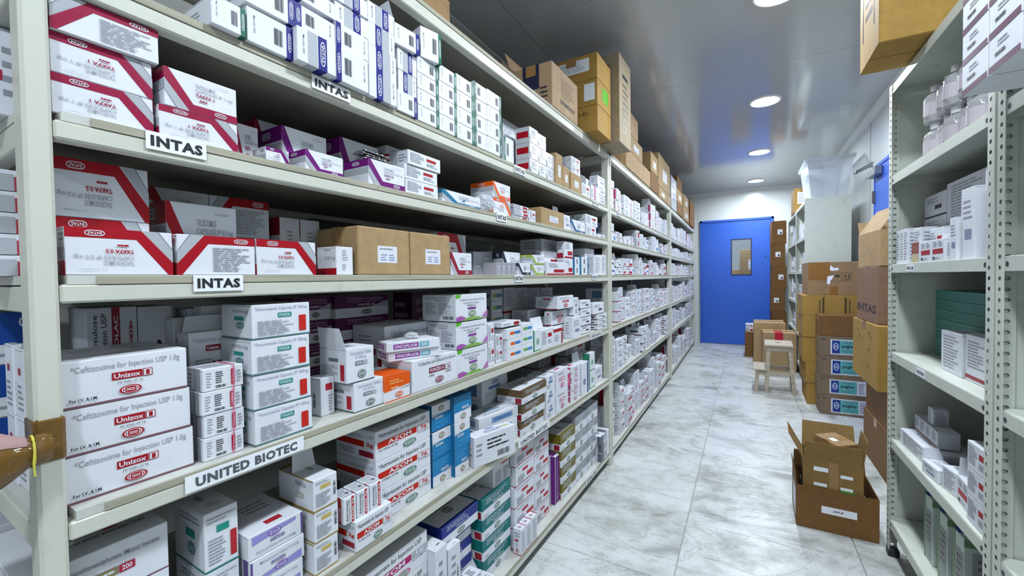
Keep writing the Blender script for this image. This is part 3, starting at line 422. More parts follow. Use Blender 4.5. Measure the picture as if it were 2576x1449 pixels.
def add_flap(o, des, w, d, h, where):
    m = kraft(KRC[des]) if des in KRC else card(W); mb = MB(); t = .0016 if des in KRC else .0007; L = min(.6 * d, .55 * h + .02, .05) if des not in KRC else .12
    if where == 'left': mb.raw([(-w / 2, -d / 2 + .002, h), (-w / 2, d / 2 - .002, h), (-w / 2 - L * .25, d / 2 - .012, h + L), (-w / 2 - L * .25, -d / 2 + .008, h + L), (-w / 2 + t, -d / 2 + .002, h), (-w / 2 + t, d / 2 - .002, h), (-w / 2 - L * .25 + t, d / 2 - .012, h + L), (-w / 2 - L * .25 + t, -d / 2 + .008, h + L)], [(0, 1, 2, 3)[::-1], (4, 5, 6, 7), (3, 2, 6, 7), (0, 3, 7, 4), (1, 5, 6, 2)], m)
    elif where == 'right': mb.raw([(w / 2, -d / 2, .1 * h), (w / 2, -d / 2, .95 * h), (w / 2 + L * .5, -d / 2 - .01, .9 * h), (w / 2 + L * .5, -d / 2 - .01, .15 * h), (w / 2, -d / 2 + t, .1 * h), (w / 2, -d / 2 + t, .95 * h), (w / 2 + L * .5, -d / 2 - .01 + t, .9 * h), (w / 2 + L * .5, -d / 2 - .01 + t, .15 * h)], [(0, 1, 2, 3)[::-1], (4, 5, 6, 7), (2, 3, 7, 6)], m)
    else:
        y0 = d / 2 - .001 if where in ('back', 'topback') else .1 * d; tl = L * (.15 if where == 'top' else .45)
        mb.raw([(-w / 2 + .001, y0, h), (w / 2 - .001, y0, h), (w / 2 - w * .1, y0 + tl, h + L), (-w / 2 + w * .1, y0 + tl, h + L), (-w / 2 + .001, y0 - t, h), (w / 2 - .001, y0 - t, h), (w / 2 - w * .1, y0 + tl - t, h + L), (-w / 2 + w * .1, y0 + tl - t, h + L)], [(0, 1, 2, 3)[::-1], (4, 5, 6, 7), (3, 2, 6, 7), (0, 3, 7, 4), (1, 5, 6, 2)], m)
    mb.obj('flap', o)
def carton(des, label, loc, rz, w, d, h, cat='box', flip=False, flap=None, group=None, name=None, tilt=0):
    ps = carton_parts(des, w, d, h, flip)
    nm = name or ('shipping_carton' if des in KRC else KIND.get(des, 'medicine_carton'))
    o = link(nm, ps['body']); o.location = loc; o.rotation_euler = (tilt, 0, rz); tag(o, label, cat, group)
    for p, me in ps.items():
        if p != 'body': link(p.split('|')[0], me, o)
    if flap: add_flap(o, des, w, d, h, flap)
    return o
ROWS = [
('tk1','white and magenta capsule carton upside down at the left post, lower of the stack',0.0593,0.085,1.437,0.1126,0.13,0.0561,0,'box',{'flip': 1}),
('tk1','white and magenta capsule carton upside down at the left post, upper of the stack',0.0593,0.085,1.4931,0.1126,0.13,0.0561,0,'box',{'flip': 1}),
('tk1b','grey capsule carton back on top of the left post stack, overhanging below the second shelf',0.0627,0.087,1.5492,0.1194,0.15,0.053,0,'box',{}),
('tk1','magenta banded capsule carton upside down under the upright one, above the leftmost shelf sign',0.1797,0.08,1.437,0.1177,0.13,0.0528,0,'box',{'flip': 1}),
('tk1','magenta chevron capsule carton standing upright on the upside down one',0.1838,0.08,1.4898,0.1091,0.13,0.0635,0,'box',{}),
('tk1b','dark magenta banded carton at the back behind the upright magenta chevron carton',0.2215,0.22,1.437,0.0939,0.1,0.161,0,'box',{}),
('tk1','white capsule carton with magenta base, half hidden right of the magenta pair',0.3089,0.17,1.437,0.0465,0.1,0.0952,0,'box',{}),
('tk1','dark red chevron carton deep in the shelf behind the purple cartons',0.4498,0.29,1.437,0.1183,0.1,0.161,0,'box',{}),
('tk25','large purple chevron carton standing behind the short purple carton',0.4288,0.16,1.437,0.1118,0.12,0.1123,0,'box',{}),
('tk25','low purple banded carton lying in front of the large purple chevron carton',0.3247,0.06,1.437,0.0479,0.05,0.035,0,'box',{'flip': 1}),
('tk25','purple chevron carton at the shelf edge, left of the one carrying blister strips',0.4213,0.058,1.437,0.0934,0.08,0.0462,0,'box',{}),
('tk25','purple chevron carton behind the blister strips',0.6098,0.18,1.437,0.1266,0.1,0.1417,0,'box',{}),
('tk25','purple chevron carton at the shelf edge with silver blister strips on top',0.5933,0.053,1.437,0.1215,0.09,0.0631,0,'box',{}),
('redw','white tablet carton with red patch, bottom of three beside the purple cartons',0.7309,0.0661,1.437,0.1351,0.1,0.0402,0.2,'box',{}),
('redw','white tablet carton with red patch, middle of three beside the purple cartons',0.729,0.0662,1.4772,0.1351,0.1,0.0402,0.2,'box',{}),
('redw','white tablet carton with red patch, top of three beside the purple cartons',0.7393,0.0621,1.5174,0.1351,0.1,0.0402,0.3,'box',{}),
('redw','white carton with red patch at the back of the third shelf, lower of two',0.7618,0.1829,1.437,0.1193,0.11,0.0805,-0.1,'box',{}),
('redw','white carton with red patch at the back of the third shelf, upper of two',0.7637,0.1848,1.5175,0.1193,0.11,0.0805,0.6,'box',{}),
('tkteal','white carton with teal chevrons wrapped in clear film',0.9249,0.07,1.437,0.2017,0.1,0.0408,0,'box',{}),
('tkor','orange chevron carton, lower of two beside the film wrapped carton',1.1552,0.062,1.437,0.1204,0.1,0.0581,0,'box',{'flip': 1}),
('tkor','orange chevron carton, upper of two beside the film wrapped carton',1.1552,0.062,1.4951,0.1204,0.1,0.0581,0,'box',{}),
('slim','slim grey and white carton, bottom of four stacked left of the brown carton',1.3168,0.0834,1.437,0.1261,0.12,0.0149,0.1,'box',{}),
('slim','slim grey and white carton, third of four stacked left of the brown carton',1.3233,0.0807,1.4519,0.123,0.12,0.0149,-0.5,'box',{}),
('slim','slim grey and white carton, second of four stacked left of the brown carton',1.3237,0.0847,1.4668,0.1248,0.12,0.0149,0.4,'box',{}),
('slim','slim grey and white carton, top of four stacked left of the brown carton',1.3223,0.0842,1.4817,0.1261,0.12,0.0149,-0.3,'box',{}),
('redw','narrow white carton pressed against the small brown carton',1.4138,0.07,1.437,0.0537,0.1,0.0514,0,'box',{}),
('kraftlab','small brown carton with white label on the third shelf',1.6218,0.1,1.437,0.2461,0.16,0.081,0,'carton',{}),
('plainlab','narrow white carton right of the small brown carton',1.7819,0.068,1.437,0.0758,0.1,0.0761,0,'box',{'flap': 'top'}),
('tkblue','white carton with navy chevron near the second post',1.929,0.068,1.437,0.1986,0.1,0.0644,0,'box',{}),
('redw','white carton with red patch near the second post, lower of two',2.1705,0.1178,1.437,0.1677,0.17,0.062,0.6,'box',{}),
('redw','white carton with red patch near the second post, upper of two',2.1822,0.1173,1.499,0.1912,0.17,0.062,-0.8,'box',{}),
('navy','navy blue carton beside the second post, lower of two',2.3318,0.12,1.437,0.1063,0.12,0.0521,0,'box',{}),
('navy','navy blue carton beside the second post, upper of two',2.3318,0.12,1.4995,0.1064,0.12,0.0417,0,'box',{}),
('plainlab','flat white carton at the shelf end touching the second post',2.3201,0.039,1.437,0.1298,0.038,0.0245,0,'box',{}),
('ingr','white carton with green band at the upper left of the second shelf',0.2166,0.048,1.643,0.055,0.12,0.0508,0,'box',{}),
('inbl','white carton with blue band right, lower of the first blue column',0.2925,0.047,1.643,0.0874,0.11,0.0639,0,'box',{}),
('inbl','white carton with blue band right, upper of the first blue column',0.2952,0.047,1.7127,0.0929,0.11,0.0581,0,'box',{}),
('inbe','blue and silver striped carton, lowest of the second blue column',0.3812,0.033,1.643,0.0885,0.11,0.0692,0,'box',{}),
('inblm','white carton with blue band left, second of the second blue column',0.3903,0.049,1.7191,0.0932,0.11,0.0481,0,'box',{}),
('inblm','white carton with blue band left, third of the second blue column',0.393,0.051,1.7774,0.0935,0.11,0.0371,0,'box',{}),
('inblm','white carton with blue band left, lowest of the third blue column',0.4745,0.039,1.643,0.0874,0.11,0.0756,0,'box',{}),
('inblm','white carton with blue band left, second of the third blue column',0.482,0.047,1.7186,0.0895,0.11,0.0583,0,'box',{}),
('inbe','blue and silver striped carton, third of the third blue column',0.4854,0.051,1.7769,0.0921,0.11,0.0459,0,'box',{}),
('inbe','blue and silver striped carton, topmost of the third blue column',0.487,0.053,1.8284,0.0896,0.11,0.0419,0,'box',{}),
('inbem','blue then silver striped carton, lowest of the fourth blue column',0.5681,0.043,1.643,0.0886,0.11,0.0707,0,'box',{}),
('inbem','blue then silver striped carton, second of the fourth blue column',0.5739,0.049,1.7137,0.0892,0.11,0.0588,0,'box',{}),
('inbem','blue then silver striped carton, third of the fourth blue column',0.574,0.051,1.7725,0.0852,0.11,0.0554,0,'box',{}),
('inbe','silver then blue striped carton, topmost of the fourth blue column',0.5758,0.053,1.8279,0.0865,0.11,0.0507,0,'box',{}),
('inbl','white barcode carton, lowest of the fifth blue column',0.6576,0.046,1.643,0.0724,0.1,0.0552,0,'box',{}),
('inbem','blue then silver carton, second of the fifth blue column',0.6645,0.05,1.6982,0.0671,0.1,0.0562,0,'box',{}),
('inbe','silver then blue carton, third of the fifth blue column',0.6647,0.05,1.7544,0.07,0.1,0.0581,0,'box',{}),
('inbl','open white barcode carton leaning on top of the fifth blue column',0.6609,0.035,1.8125,0.082,0.09,0.0543,-6,'box',{'flap': 'left'}),
('ingrm','white carton with green band, bottom of the first green column',0.7467,0.05,1.643,0.089,0.1,0.0448,0,'box',{}),
('ingrm','white carton with green band, third of the first green column',0.7467,0.05,1.6878,0.089,0.1,0.0448,0,'box',{}),
('ingrm','white carton with green band, second of the first green column',0.7467,0.05,1.7327,0.089,0.1,0.0448,0,'box',{}),
('ingrm','white carton with green band, top of the first green column',0.7467,0.05,1.7775,0.089,0.1,0.0448,0,'box',{}),
('ingrm','tilted white and green carton in clear film on top of the first green column',0.7601,0.033,1.8224,0.0704,0.09,0.0869,-14,'box',{}),
('ingr','white carton with green band, bottom of the second green column',0.8341,0.05,1.643,0.0834,0.1,0.0489,0,'box',{}),
('ingr','white carton with green band, third of the second green column',0.8341,0.05,1.6919,0.0834,0.1,0.0489,0,'box',{}),
('ingr','white carton with green band, second of the second green column',0.8341,0.05,1.7407,0.0834,0.1,0.0489,0,'box',{}),
('ingr','white carton with green band, top of the second green column',0.836,0.05,1.7896,0.0797,0.1,0.0489,0,'box',{}),
('ingr','white carton with green band, bottom of the third green column',0.9227,0.05,1.643,0.0916,0.1,0.0503,0,'box',{}),
('ingr','white carton with green band, third of the third green column',0.9227,0.05,1.6933,0.0916,0.1,0.0503,0,'box',{}),
('ingr','white carton with green band, second of the third green column',0.9227,0.05,1.7436,0.0916,0.1,0.0503,0,'box',{}),
('ingr','white carton with green band, top of the third green column',0.9227,0.05,1.794,0.0916,0.1,0.0503,0,'box',{}),
('ingrl','white carton with green band left, bottom of the fourth green column',1.0092,0.05,1.643,0.0783,0.1,0.0537,0,'box',{}),
('ingrl','white carton with green band left, third of the fourth green column',1.0092,0.05,1.6967,0.0783,0.1,0.0537,0,'box',{}),
('ingrl','white carton with green band left, second of the fourth green column',1.0092,0.05,1.7504,0.0783,0.1,0.0537,0,'box',{}),
('ingrl','white carton with green band left, top of the fourth green column',1.0092,0.05,1.8041,0.0783,0.1,0.0537,0,'box',{}),
('ingr','white carton with green band, bottom of the last green column',1.0946,0.05,1.643,0.0891,0.1,0.0548,0,'box',{}),
('ingr','white carton with green band, third of the last green column',1.0946,0.05,1.6978,0.0891,0.1,0.0548,0,'box',{}),
('ingr','white carton with green band, second of the last green column',1.0946,0.05,1.7526,0.0891,0.1,0.0548,0,'box',{}),
('ingr','white carton with green band, top of the last green column',1.0946,0.05,1.8074,0.0891,0.1,0.0548,0,'box',{}),
('ingrl','white carton with green base right of the last green column',1.2086,0.055,1.643,0.0712,0.09,0.0927,0,'box',{}),
('film','silver film wrapped pack lying behind the white carton with green base',1.4263,0.19,1.643,0.1626,0.14,0.2371,0,'box',{}),
('wrap','shrink wrapped white pack, bottom of the left column in the film block',1.4347,0.055,1.643,0.0777,0.07,0.0665,0,'box',{}),
('wrap','shrink wrapped white pack, middle of the left column in the film block',1.4347,0.055,1.7095,0.0777,0.07,0.0665,0,'box',{}),
('wrap','shrink wrapped white pack, top of the left column in the film block',1.4347,0.055,1.776,0.0777,0.07,0.0665,0,'box',{}),
('wrap','shrink wrapped white pack, bottom of the middle column in the film block',1.5117,0.055,1.643,0.078,0.07,0.0645,0,'box',{}),
('wrap','shrink wrapped white pack, middle of the middle column in the film block',1.5117,0.055,1.7075,0.078,0.07,0.0645,0,'box',{}),
('wrap','shrink wrapped white pack, top of the middle column in the film block',1.5125,0.055,1.7721,0.0796,0.07,0.0645,0,'box',{}),
('wrap','shrink wrapped white pack, lower of the right column in the film block',1.5935,0.055,1.643,0.0838,0.07,0.0651,0,'box',{}),
('wrap','shrink wrapped white pack, upper of the right column in the film block',1.5946,0.055,1.7081,0.0862,0.07,0.0651,0,'box',{}),
('kraftlab','brown carton with white label standing right of the film wrapped block',1.6743,0.06,1.643,0.0715,0.1,0.1491,0,'carton',{}),
('kraftlab','short brown carton with torn white label beside the film wrapped block',1.7529,0.058,1.643,0.0793,0.1,0.1041,0,'carton',{}),
('redbox','red carton stacked behind the short brown carton',1.9595,0.14,1.643,0.1267,0.1,0.055,0,'box',{}),
('redbox','bright red carton on top, right of the film wrapped block',1.9662,0.14,1.698,0.1162,0.1,0.035,0,'box',{}),
('kraftlab','small brown carton with curling white sheet under the red and white packs',1.8839,0.048,1.643,0.1432,0.08,0.0944,0,'carton',{}),
('redw','white and red pack, lower of two on the small brown carton',1.8928,0.052,1.7374,0.1161,0.08,0.0431,0,'box',{}),
('redw','white and red pack, upper of two on the small brown carton',1.8928,0.052,1.7805,0.1161,0.08,0.0431,0,'box',{}),
('redw','white carton with red stripe in front of the open flap carton',2.0325,0.045,1.643,0.1233,0.07,0.0707,0,'box',{}),
('plainlab','open white carton with raised flap near the second post, second shelf',2.2835,0.12,1.643,0.1828,0.1,0.1439,0,'box',{'flap': 'top'}),
('magst','white carton with magenta edge near the second post, second shelf',2.1894,0.0415,1.643,0.1245,0.053,0.0874,0,'box',{}),
('plainlab','white carton at the right end of the second shelf, bottom of three',2.3222,0.0425,1.643,0.1255,0.051,0.0556,0.1,'box',{}),
('plainlab','white carton at the right end of the second shelf, middle of three',2.3187,0.0417,1.6986,0.1325,0.0525,0.0556,-0.2,'box',{}),
('plainlab','white carton at the right end of the second shelf, top of three',2.3152,0.0425,1.7541,0.1395,0.0509,0.0556,0.4,'box',{}),
('tk5','red and white capsule carton upside down at the left post on the fourth shelf edge',0.0704,0.042,1.213,0.1236,0.06,0.0687,0,'box',{'flip': 1}),
('tk5b','red and white carton showing its text panel between two red cartons',0.2002,0.042,1.213,0.1237,0.06,0.0688,0,'box',{}),
('tk5','red and white capsule carton upside down right of the text panel carton',0.3266,0.042,1.213,0.1237,0.06,0.0697,0,'box',{'flip': 1}),
('tk5','red chevron carton behind the front row at the left post, lower of two',0.0677,0.13,1.213,0.1167,0.1,0.0891,0,'box',{'flip': 1}),
('tk5','red chevron carton behind the front row at the left post, upper of two',0.0677,0.13,1.3021,0.1167,0.1,0.0891,0,'box',{'flip': 1}),
('tk5','red chevron carton standing upright behind the text panel carton',0.2151,0.1565,1.213,0.1172,0.113,0.1359,0,'box',{}),
('tk5','dark red chevron carton at the back, lower of two beside the left stack',0.225,0.265,1.213,0.0995,0.1,0.0895,0,'box',{}),
('tk5','dark red chevron carton at the back, upper of two beside the left stack',0.225,0.265,1.3025,0.0995,0.1,0.0895,0,'box',{}),
('tk5b','dark carton with mirrored red chevron at the back, lower of two',0.3399,0.265,1.213,0.1285,0.1,0.0895,0,'box',{}),
('tk5b','dark carton with mirrored red chevron at the back, upper of two',0.3399,0.265,1.3025,0.1285,0.1,0.0895,0,'box',{}),
('tallgrey','tall grey carton with red edge at the back of the fourth shelf',0.4472,0.25,1.213,0.0517,0.1,0.1464,0,'box',{}),
('tallgrey','tall grey carton right of its twin at the back of the fourth shelf',0.5021,0.25,1.213,0.0542,0.1,0.1467,0,'box',{}),
('dark','dark empty tray carton deep in the fourth shelf',0.709,0.415,1.213,0.1856,0.11,0.179,0,'box',{}),
('tkend','small white carton with red base left of the brown cartons',0.4642,0.05,1.213,0.0454,0.07,0.0659,0,'box',{}),
('kraftlab','larger brown carton with white label on the fourth shelf',0.5866,0.092,1.213,0.1718,0.16,0.1196,0,'carton',{}),
('kraftlab','smaller brown carton with white label on the fourth shelf',0.7609,0.092,1.213,0.1718,0.16,0.1199,0,'carton',{}),
('tk5','dark red chevron carton behind the smaller brown carton',0.9664,0.14,1.213,0.154,0.08,0.1438,0,'box',{'flip': 1}),
('tk2','white carton with dark red base right of the brown cartons',0.9032,0.047,1.213,0.1085,0.07,0.0713,0,'box',{}),
('flatred','flat white pack with red end lying on the grey foil packs',1.286,0.222,1.275,0.205,0.1,0.018,0,'box',{}),
('foil','grey foil pack, number one from the left in the rear foil row',1.1483,0.155,1.213,0.0556,0.07,0.0918,0,'box',{}),
('foil','grey foil pack, number two from the left in the rear foil row',1.2084,0.145,1.213,0.0592,0.05,0.0946,0,'box',{}),
('foil','grey foil pack, number three from the left in the rear foil row',1.2725,0.145,1.213,0.0632,0.05,0.0976,0,'box',{}),
('foil','grey foil pack, number four from the left in the rear foil row',1.3411,0.145,1.213,0.0676,0.05,0.1008,0,'box',{}),
('tkblk','white pack with black chevron standing on the foil row',1.3169,0.094,1.213,0.1418,0.048,0.0956,0,'box',{}),
('foil','grey foil pack, number one from the left in the front foil row',1.1396,0.05,1.213,0.0331,0.06,0.0464,0,'box',{}),
('foil','grey foil pack, number two from the left in the front foil row',1.1762,0.05,1.213,0.0344,0.06,0.0473,0,'box',{}),
('foil','grey foil pack, number three from the left in the front foil row',1.2142,0.05,1.213,0.0359,0.06,0.0482,0,'box',{}),
('foil','grey foil pack, number four from the left in the front foil row',1.2518,0.044,1.213,0.0332,0.048,0.0492,0,'box',{}),
('tkblk','white pack with dark chevron at the right end of the foil row',1.3206,0.04,1.213,0.1027,0.056,0.0482,0,'box',{}),
('tkgrn','white pack with light green chevron, lower of two',1.4597,0.055,1.213,0.122,0.07,0.0436,0,'box',{}),
('tkgrn','white pack with light green chevron, upper of two',1.4597,0.055,1.2566,0.122,0.07,0.0436,0,'box',{}),
('redst','white carton with wide red stripes, top of the red group',1.7893,0.16,1.288,0.2692,0.12,0.104,0,'box',{}),
('redst','white carton with red base, middle of the red group',1.7202,0.081,1.2603,0.275,0.034,0.0687,0,'box',{}),
('redst','open white carton with red stripes at the shelf edge of the red group',1.6352,0.037,1.213,0.2065,0.05,0.0619,0,'box',{'flap': 'right'}),
('redst','tall white carton with red corner, lower of two in the red group',1.8028,0.041,1.213,0.1058,0.042,0.0845,0,'box',{}),
('redst','tall white carton with red corner, upper of two in the red group',1.8039,0.041,1.2975,0.108,0.042,0.0845,0,'box',{}),
('tealst','white pack with teal ends, lower of the left pair',1.8999,0.045,1.213,0.0869,0.06,0.0468,0,'box',{}),
('tealst','white pack with teal ends, upper of the left pair',1.9009,0.045,1.2598,0.0849,0.06,0.0468,0,'box',{}),
('tealst','white pack with teal ends, lower of the right pair',2.0066,0.045,1.213,0.115,0.06,0.0486,0,'box',{}),
('tealst','white pack with teal ends, upper of the right pair',2.0066,0.045,1.2616,0.115,0.06,0.0486,0,'box',{}),
('plainlab','tall white carton behind the teal packs',2.1884,0.095,1.213,0.1477,0.09,0.155,0,'box',{}),
('lines','white text carton at the right end of the fourth shelf',2.2317,0.0315,1.213,0.1247,0.033,0.1169,0,'box',{}),
('lines','last white text carton touching the second post on the fourth shelf',2.3399,0.055,1.213,0.0901,0.08,0.1228,0,'box',{}),
('unizox','large white vial carton with red name plate, bottom of the stack at the left post',0.0814,0.115,0.884,0.1568,0.17,0.0685,0,'box',{}),
('unizox','large white vial carton with red name plate, middle of the stack at the left post',0.0799,0.115,0.9525,0.1538,0.17,0.0685,0,'box',{}),
('unizox','large white vial carton with red name plate, top of the stack at the left post',0.0784,0.115,1.021,0.1508,0.17,0.0685,0,'box',{}),
('unizs','small vial pack with barcode, bottom of the four tied with pink rubber band',0.2045,0.0527,0.884,0.0664,0.06,0.0408,-0,'box',{}),
('unizs','small vial pack with barcode, third of the four tied with pink rubber band',0.207,0.0534,0.9248,0.0664,0.06,0.0408,-0.4,'box',{}),
('unizs','small vial pack with barcode, second of the four tied with pink rubber band',0.2034,0.0518,0.9657,0.0664,0.06,0.0408,0.4,'box',{}),
('unizs','small vial pack with barcode, top of the four tied with pink rubber band',0.2068,0.0532,1.0065,0.0664,0.06,0.0408,0.3,'box',{}),
('unizox2','open vial carton with dark red plate behind the tied packs',0.2406,0.155,0.884,0.0879,0.05,0.2193,0,'box',{'flap': 'top'}),
('itazol','white carton with green plate and red bar, bottom of four',0.312,0.0701,0.884,0.118,0.1157,0.068,0.2,'box',{}),
('itazol','white carton with green plate and red bar, third of four',0.3112,0.0706,0.952,0.118,0.1147,0.068,0.2,'box',{}),
('itazol','white carton with green plate and red bar, second of four',0.3099,0.0703,1.0199,0.118,0.1155,0.068,-0.1,'box',{}),
('itazol','white carton with green plate and red bar, top of four',0.3129,0.0709,1.0879,0.118,0.1142,0.068,-0.1,'box',{}),
('lactu','white carton with maroon band and upright writing, deep behind the vial cartons',0.1186,0.29,0.884,0.0725,0.1,0.272,0,'box',{}),
('dark2','shaded white carton with dark emblem deep behind the vial cartons',0.1843,0.29,0.884,0.0562,0.1,0.27,0,'box',{}),
('plainlab','small white carton with black writing behind the green plate stack',0.2107,0.219,0.884,0.023,0.038,0.2456,0,'box',{}),
('lines','small white carton on its neighbour behind the green plate stack',0.248,0.25,0.884,0.0321,0.06,0.2621,0,'box',{}),
('itazol','rear white carton with green plate left of the green plate stack',0.2886,0.2,0.884,0.0938,0.036,0.2678,0,'box',{}),
('forztz','dark purple carton, bottom of the left rear column',0.5728,0.35,0.884,0.1151,0.1,0.0673,0,'box',{}),
('forztz','dark purple carton, third of the left rear column',0.5728,0.35,0.9513,0.1151,0.1,0.0673,0,'box',{}),
('forztz','dark purple carton, second of the left rear column',0.5728,0.35,1.0186,0.1151,0.1,0.0673,0,'box',{}),
('forztz','dark purple carton, top of the left rear column',0.5728,0.35,1.0859,0.1151,0.1,0.0673,0,'box',{}),
('forztz','dark purple carton, bottom of the right rear column',0.7342,0.33,0.884,0.2067,0.1,0.0669,0,'box',{}),
('forztz','dark purple carton, third of the right rear column',0.7342,0.33,0.9509,0.2067,0.1,0.0669,0,'box',{}),
('forztz','dark purple carton, second of the right rear column',0.7342,0.33,1.0177,0.2067,0.1,0.0669,0,'box',{}),
('forztz','dark purple carton, top of the right rear column',0.7342,0.33,1.0846,0.2067,0.1,0.0669,0,'box',{}),
('forztz','dark purple carton deep behind the flower print stack',1.0358,0.37,0.884,0.0858,0.1,0.2685,0,'box',{}),
('forzs','white carton with dark red plate behind the flat purple labelled packs',0.7813,0.2,0.884,0.1965,0.14,0.1793,0,'box',{}),
('vonazb','white carton showing a red patch left of the open front carton',0.443,0.085,0.884,0.0356,0.05,0.0894,0,'box',{}),
('vonaz','white tablet carton with grey plate, lower of the pair by the orange carton',0.5236,0.072,0.884,0.0893,0.12,0.0709,0,'box',{}),
('vonaz','white tablet carton with grey plate and raised flap, upper of the pair',0.5017,0.064,0.9549,0.0802,0.1,0.0843,0,'box',{'flap': 'left'}),
('orange','bright orange and white carton on the fifth shelf',0.613,0.068,0.884,0.0908,0.12,0.0675,0,'box',{}),
('forzs','white carton with dark red plate at the shelf edge under the flat packs',0.7674,0.068,0.884,0.2005,0.12,0.0903,0,'box',{}),
('onco','flat white pack with purple labels, lower of two on the plate carton',0.7195,0.0681,0.9743,0.1613,0.085,0.0272,-21,'box',{}),
('onco','flat white pack with purple labels, upper of two on the plate carton',0.7109,0.0646,1.0015,0.1613,0.085,0.0272,-21.3,'box',{}),
('forzav','white carton with purple flower print, bottom of three',0.9527,0.068,0.884,0.1686,0.12,0.0886,0,'box',{}),
('forzav','white carton with purple flower print, middle of three',0.9505,0.068,0.9748,0.1731,0.12,0.0864,0,'box',{}),
('forzav','white carton with purple flower print, top of three',0.9505,0.078,1.0638,0.1731,0.14,0.0861,0,'box',{}),
('grnlab','grey carton with green label, bottom of five behind the flower print stack',1.4017,0.26,0.884,0.0888,0.12,0.0537,0,'box',{}),
('grnlab','grey carton with green label, fourth of five behind the flower print stack',1.4017,0.26,0.9377,0.0888,0.12,0.0537,0,'box',{}),
('grnlab','grey carton with green label, middle of five behind the flower print stack',1.4017,0.26,0.9913,0.0888,0.12,0.0537,0,'box',{}),
('grnlab','grey carton with green label, second of five behind the flower print stack',1.4017,0.26,1.045,0.0888,0.12,0.0537,0,'box',{}),
('grnlab','grey carton with green label, top of five behind the flower print stack',1.4017,0.26,1.0986,0.0888,0.12,0.0537,0,'box',{}),
('redw','narrow white carton right of the flower print stack, lower of two',1.0801,0.055,0.884,0.0414,0.07,0.077,0,'box',{}),
('redw','narrow white carton right of the flower print stack, upper of two',1.0801,0.055,0.961,0.0414,0.07,0.077,0,'box',{}),
('redw','narrow white carton left of the blue and orange label bundle, lower of two',1.1498,0.065,0.884,0.0483,0.07,0.0534,0,'box',{}),
('redw','narrow white carton left of the blue and orange label bundle, upper of two',1.1503,0.065,0.9374,0.0494,0.07,0.0534,0,'box',{}),
('bluor','white carton with orange and blue label, bottom of three',1.2345,0.062,0.884,0.1105,0.1,0.0406,0,'box',{}),
('bluor','white carton with orange and blue label, middle of three',1.2356,0.062,0.9246,0.1083,0.1,0.0406,0,'box',{}),
('bluor','white carton with orange and blue label, top of three',1.2328,0.062,0.9653,0.1138,0.1,0.0406,0,'box',{}),
('blugr','white carton with green and blue label, bottom of three',1.3417,0.062,0.884,0.0961,0.1,0.043,0,'box',{}),
('blugr','white carton with green and blue label, middle of three',1.3417,0.062,0.927,0.0961,0.1,0.043,0,'box',{}),
('blugr','white carton with green and blue label, top of three',1.3417,0.062,0.97,0.0961,0.1,0.043,0,'box',{}),
('flatred','flat white pack with red patch on the orange and blue label cartons',1.2254,0.07,1.0135,0.1454,0.1,0.018,0,'box',{}),
('grnst','slim white carton with green edge beside the labelled bundle',1.428,0.062,0.884,0.0635,0.1,0.0913,0,'box',{}),
('redw','open white carton with red base right of the slim green one',1.523,0.055,0.884,0.1267,0.09,0.0858,0,'box',{'flap': 'top'}),
('lines','white carton behind the open red base carton, lower of two',1.7041,0.199,0.884,0.2006,0.09,0.0797,0,'box',{}),
('lines','white carton behind the open red base carton, upper of two',1.7041,0.199,0.9637,0.2006,0.09,0.0797,0,'box',{}),
('redst2','white carton with deep red lid at the shelf edge',1.6356,0.038,0.884,0.0979,0.06,0.0787,0,'box',{}),
('barst','white pack with dark vertical bars behind the red lid carton',1.78,0.128,0.884,0.1273,0.048,0.1228,0,'box',{}),
('redlab','large white carton with dark red oval, bottom of three',1.7825,0.083,0.884,0.1942,0.038,0.0747,0,'box',{}),
('redlab','large white carton with dark red oval, middle of three',1.7792,0.083,0.9642,0.2007,0.038,0.0692,0,'box',{}),
('redlab','large white carton with dark red oval, top of three',1.7792,0.09,1.0439,0.2007,0.12,0.0642,0,'box',{}),
('redline','shaded carton with red foot line, number one of the rear lower row',1.6164,0.31,0.884,0.112,0.1,0.1349,0,'box',{}),
('redline','shaded carton with red foot line, number one of the rear upper row',1.6164,0.31,1.0189,0.112,0.1,0.1349,0,'box',{}),
('redline','shaded carton with red foot line, number two of the rear lower row',1.7424,0.31,0.884,0.1239,0.1,0.1333,0,'box',{}),
('redline','shaded carton with red foot line, number two of the rear upper row',1.7424,0.31,1.0173,0.1239,0.1,0.1333,0,'box',{}),
('redline','shaded carton with red foot line, number three of the rear lower row',1.8823,0.31,0.884,0.1378,0.1,0.1315,0,'box',{}),
('redline','shaded carton with red foot line, number three of the rear upper row',1.8823,0.31,1.0155,0.1378,0.1,0.1315,0,'box',{}),
('redline','shaded carton with red foot line, number four of the rear lower row',2.0384,0.31,0.884,0.1543,0.1,0.1295,0,'box',{}),
('redline','shaded carton with red foot line, number four of the rear upper row',2.0384,0.31,1.0135,0.1543,0.1,0.1295,0,'box',{}),
('greylab','white carton with grey oval beside the red oval stack, lower of two',1.9185,0.109,0.884,0.0673,0.09,0.1042,0,'box',{}),
('greylab','white carton with grey oval beside the red oval stack, upper of two',1.9185,0.075,0.994,0.0673,0.09,0.0984,0,'box',{}),
('plainlab','white carton with pink label in front of the grey oval cartons',1.8802,0.037,0.884,0.116,0.05,0.1095,0,'box',{}),
('darkst','white carton with black foot line, bottom of four near the second post',2.0438,0.0739,0.884,0.1554,0.1,0.0469,0.2,'box',{}),
('darkst','white carton with black foot line, third of four near the second post',2.0419,0.0709,0.9309,0.1554,0.1,0.0469,-0.4,'box',{}),
('darkst','white carton with black foot line, second of four near the second post',2.0448,0.0714,0.9777,0.1554,0.1,0.0469,-0.2,'box',{}),
('darkst','white carton with black foot line, top of four near the second post',2.041,0.0737,1.0246,0.1554,0.1,0.0469,-0.3,'box',{}),
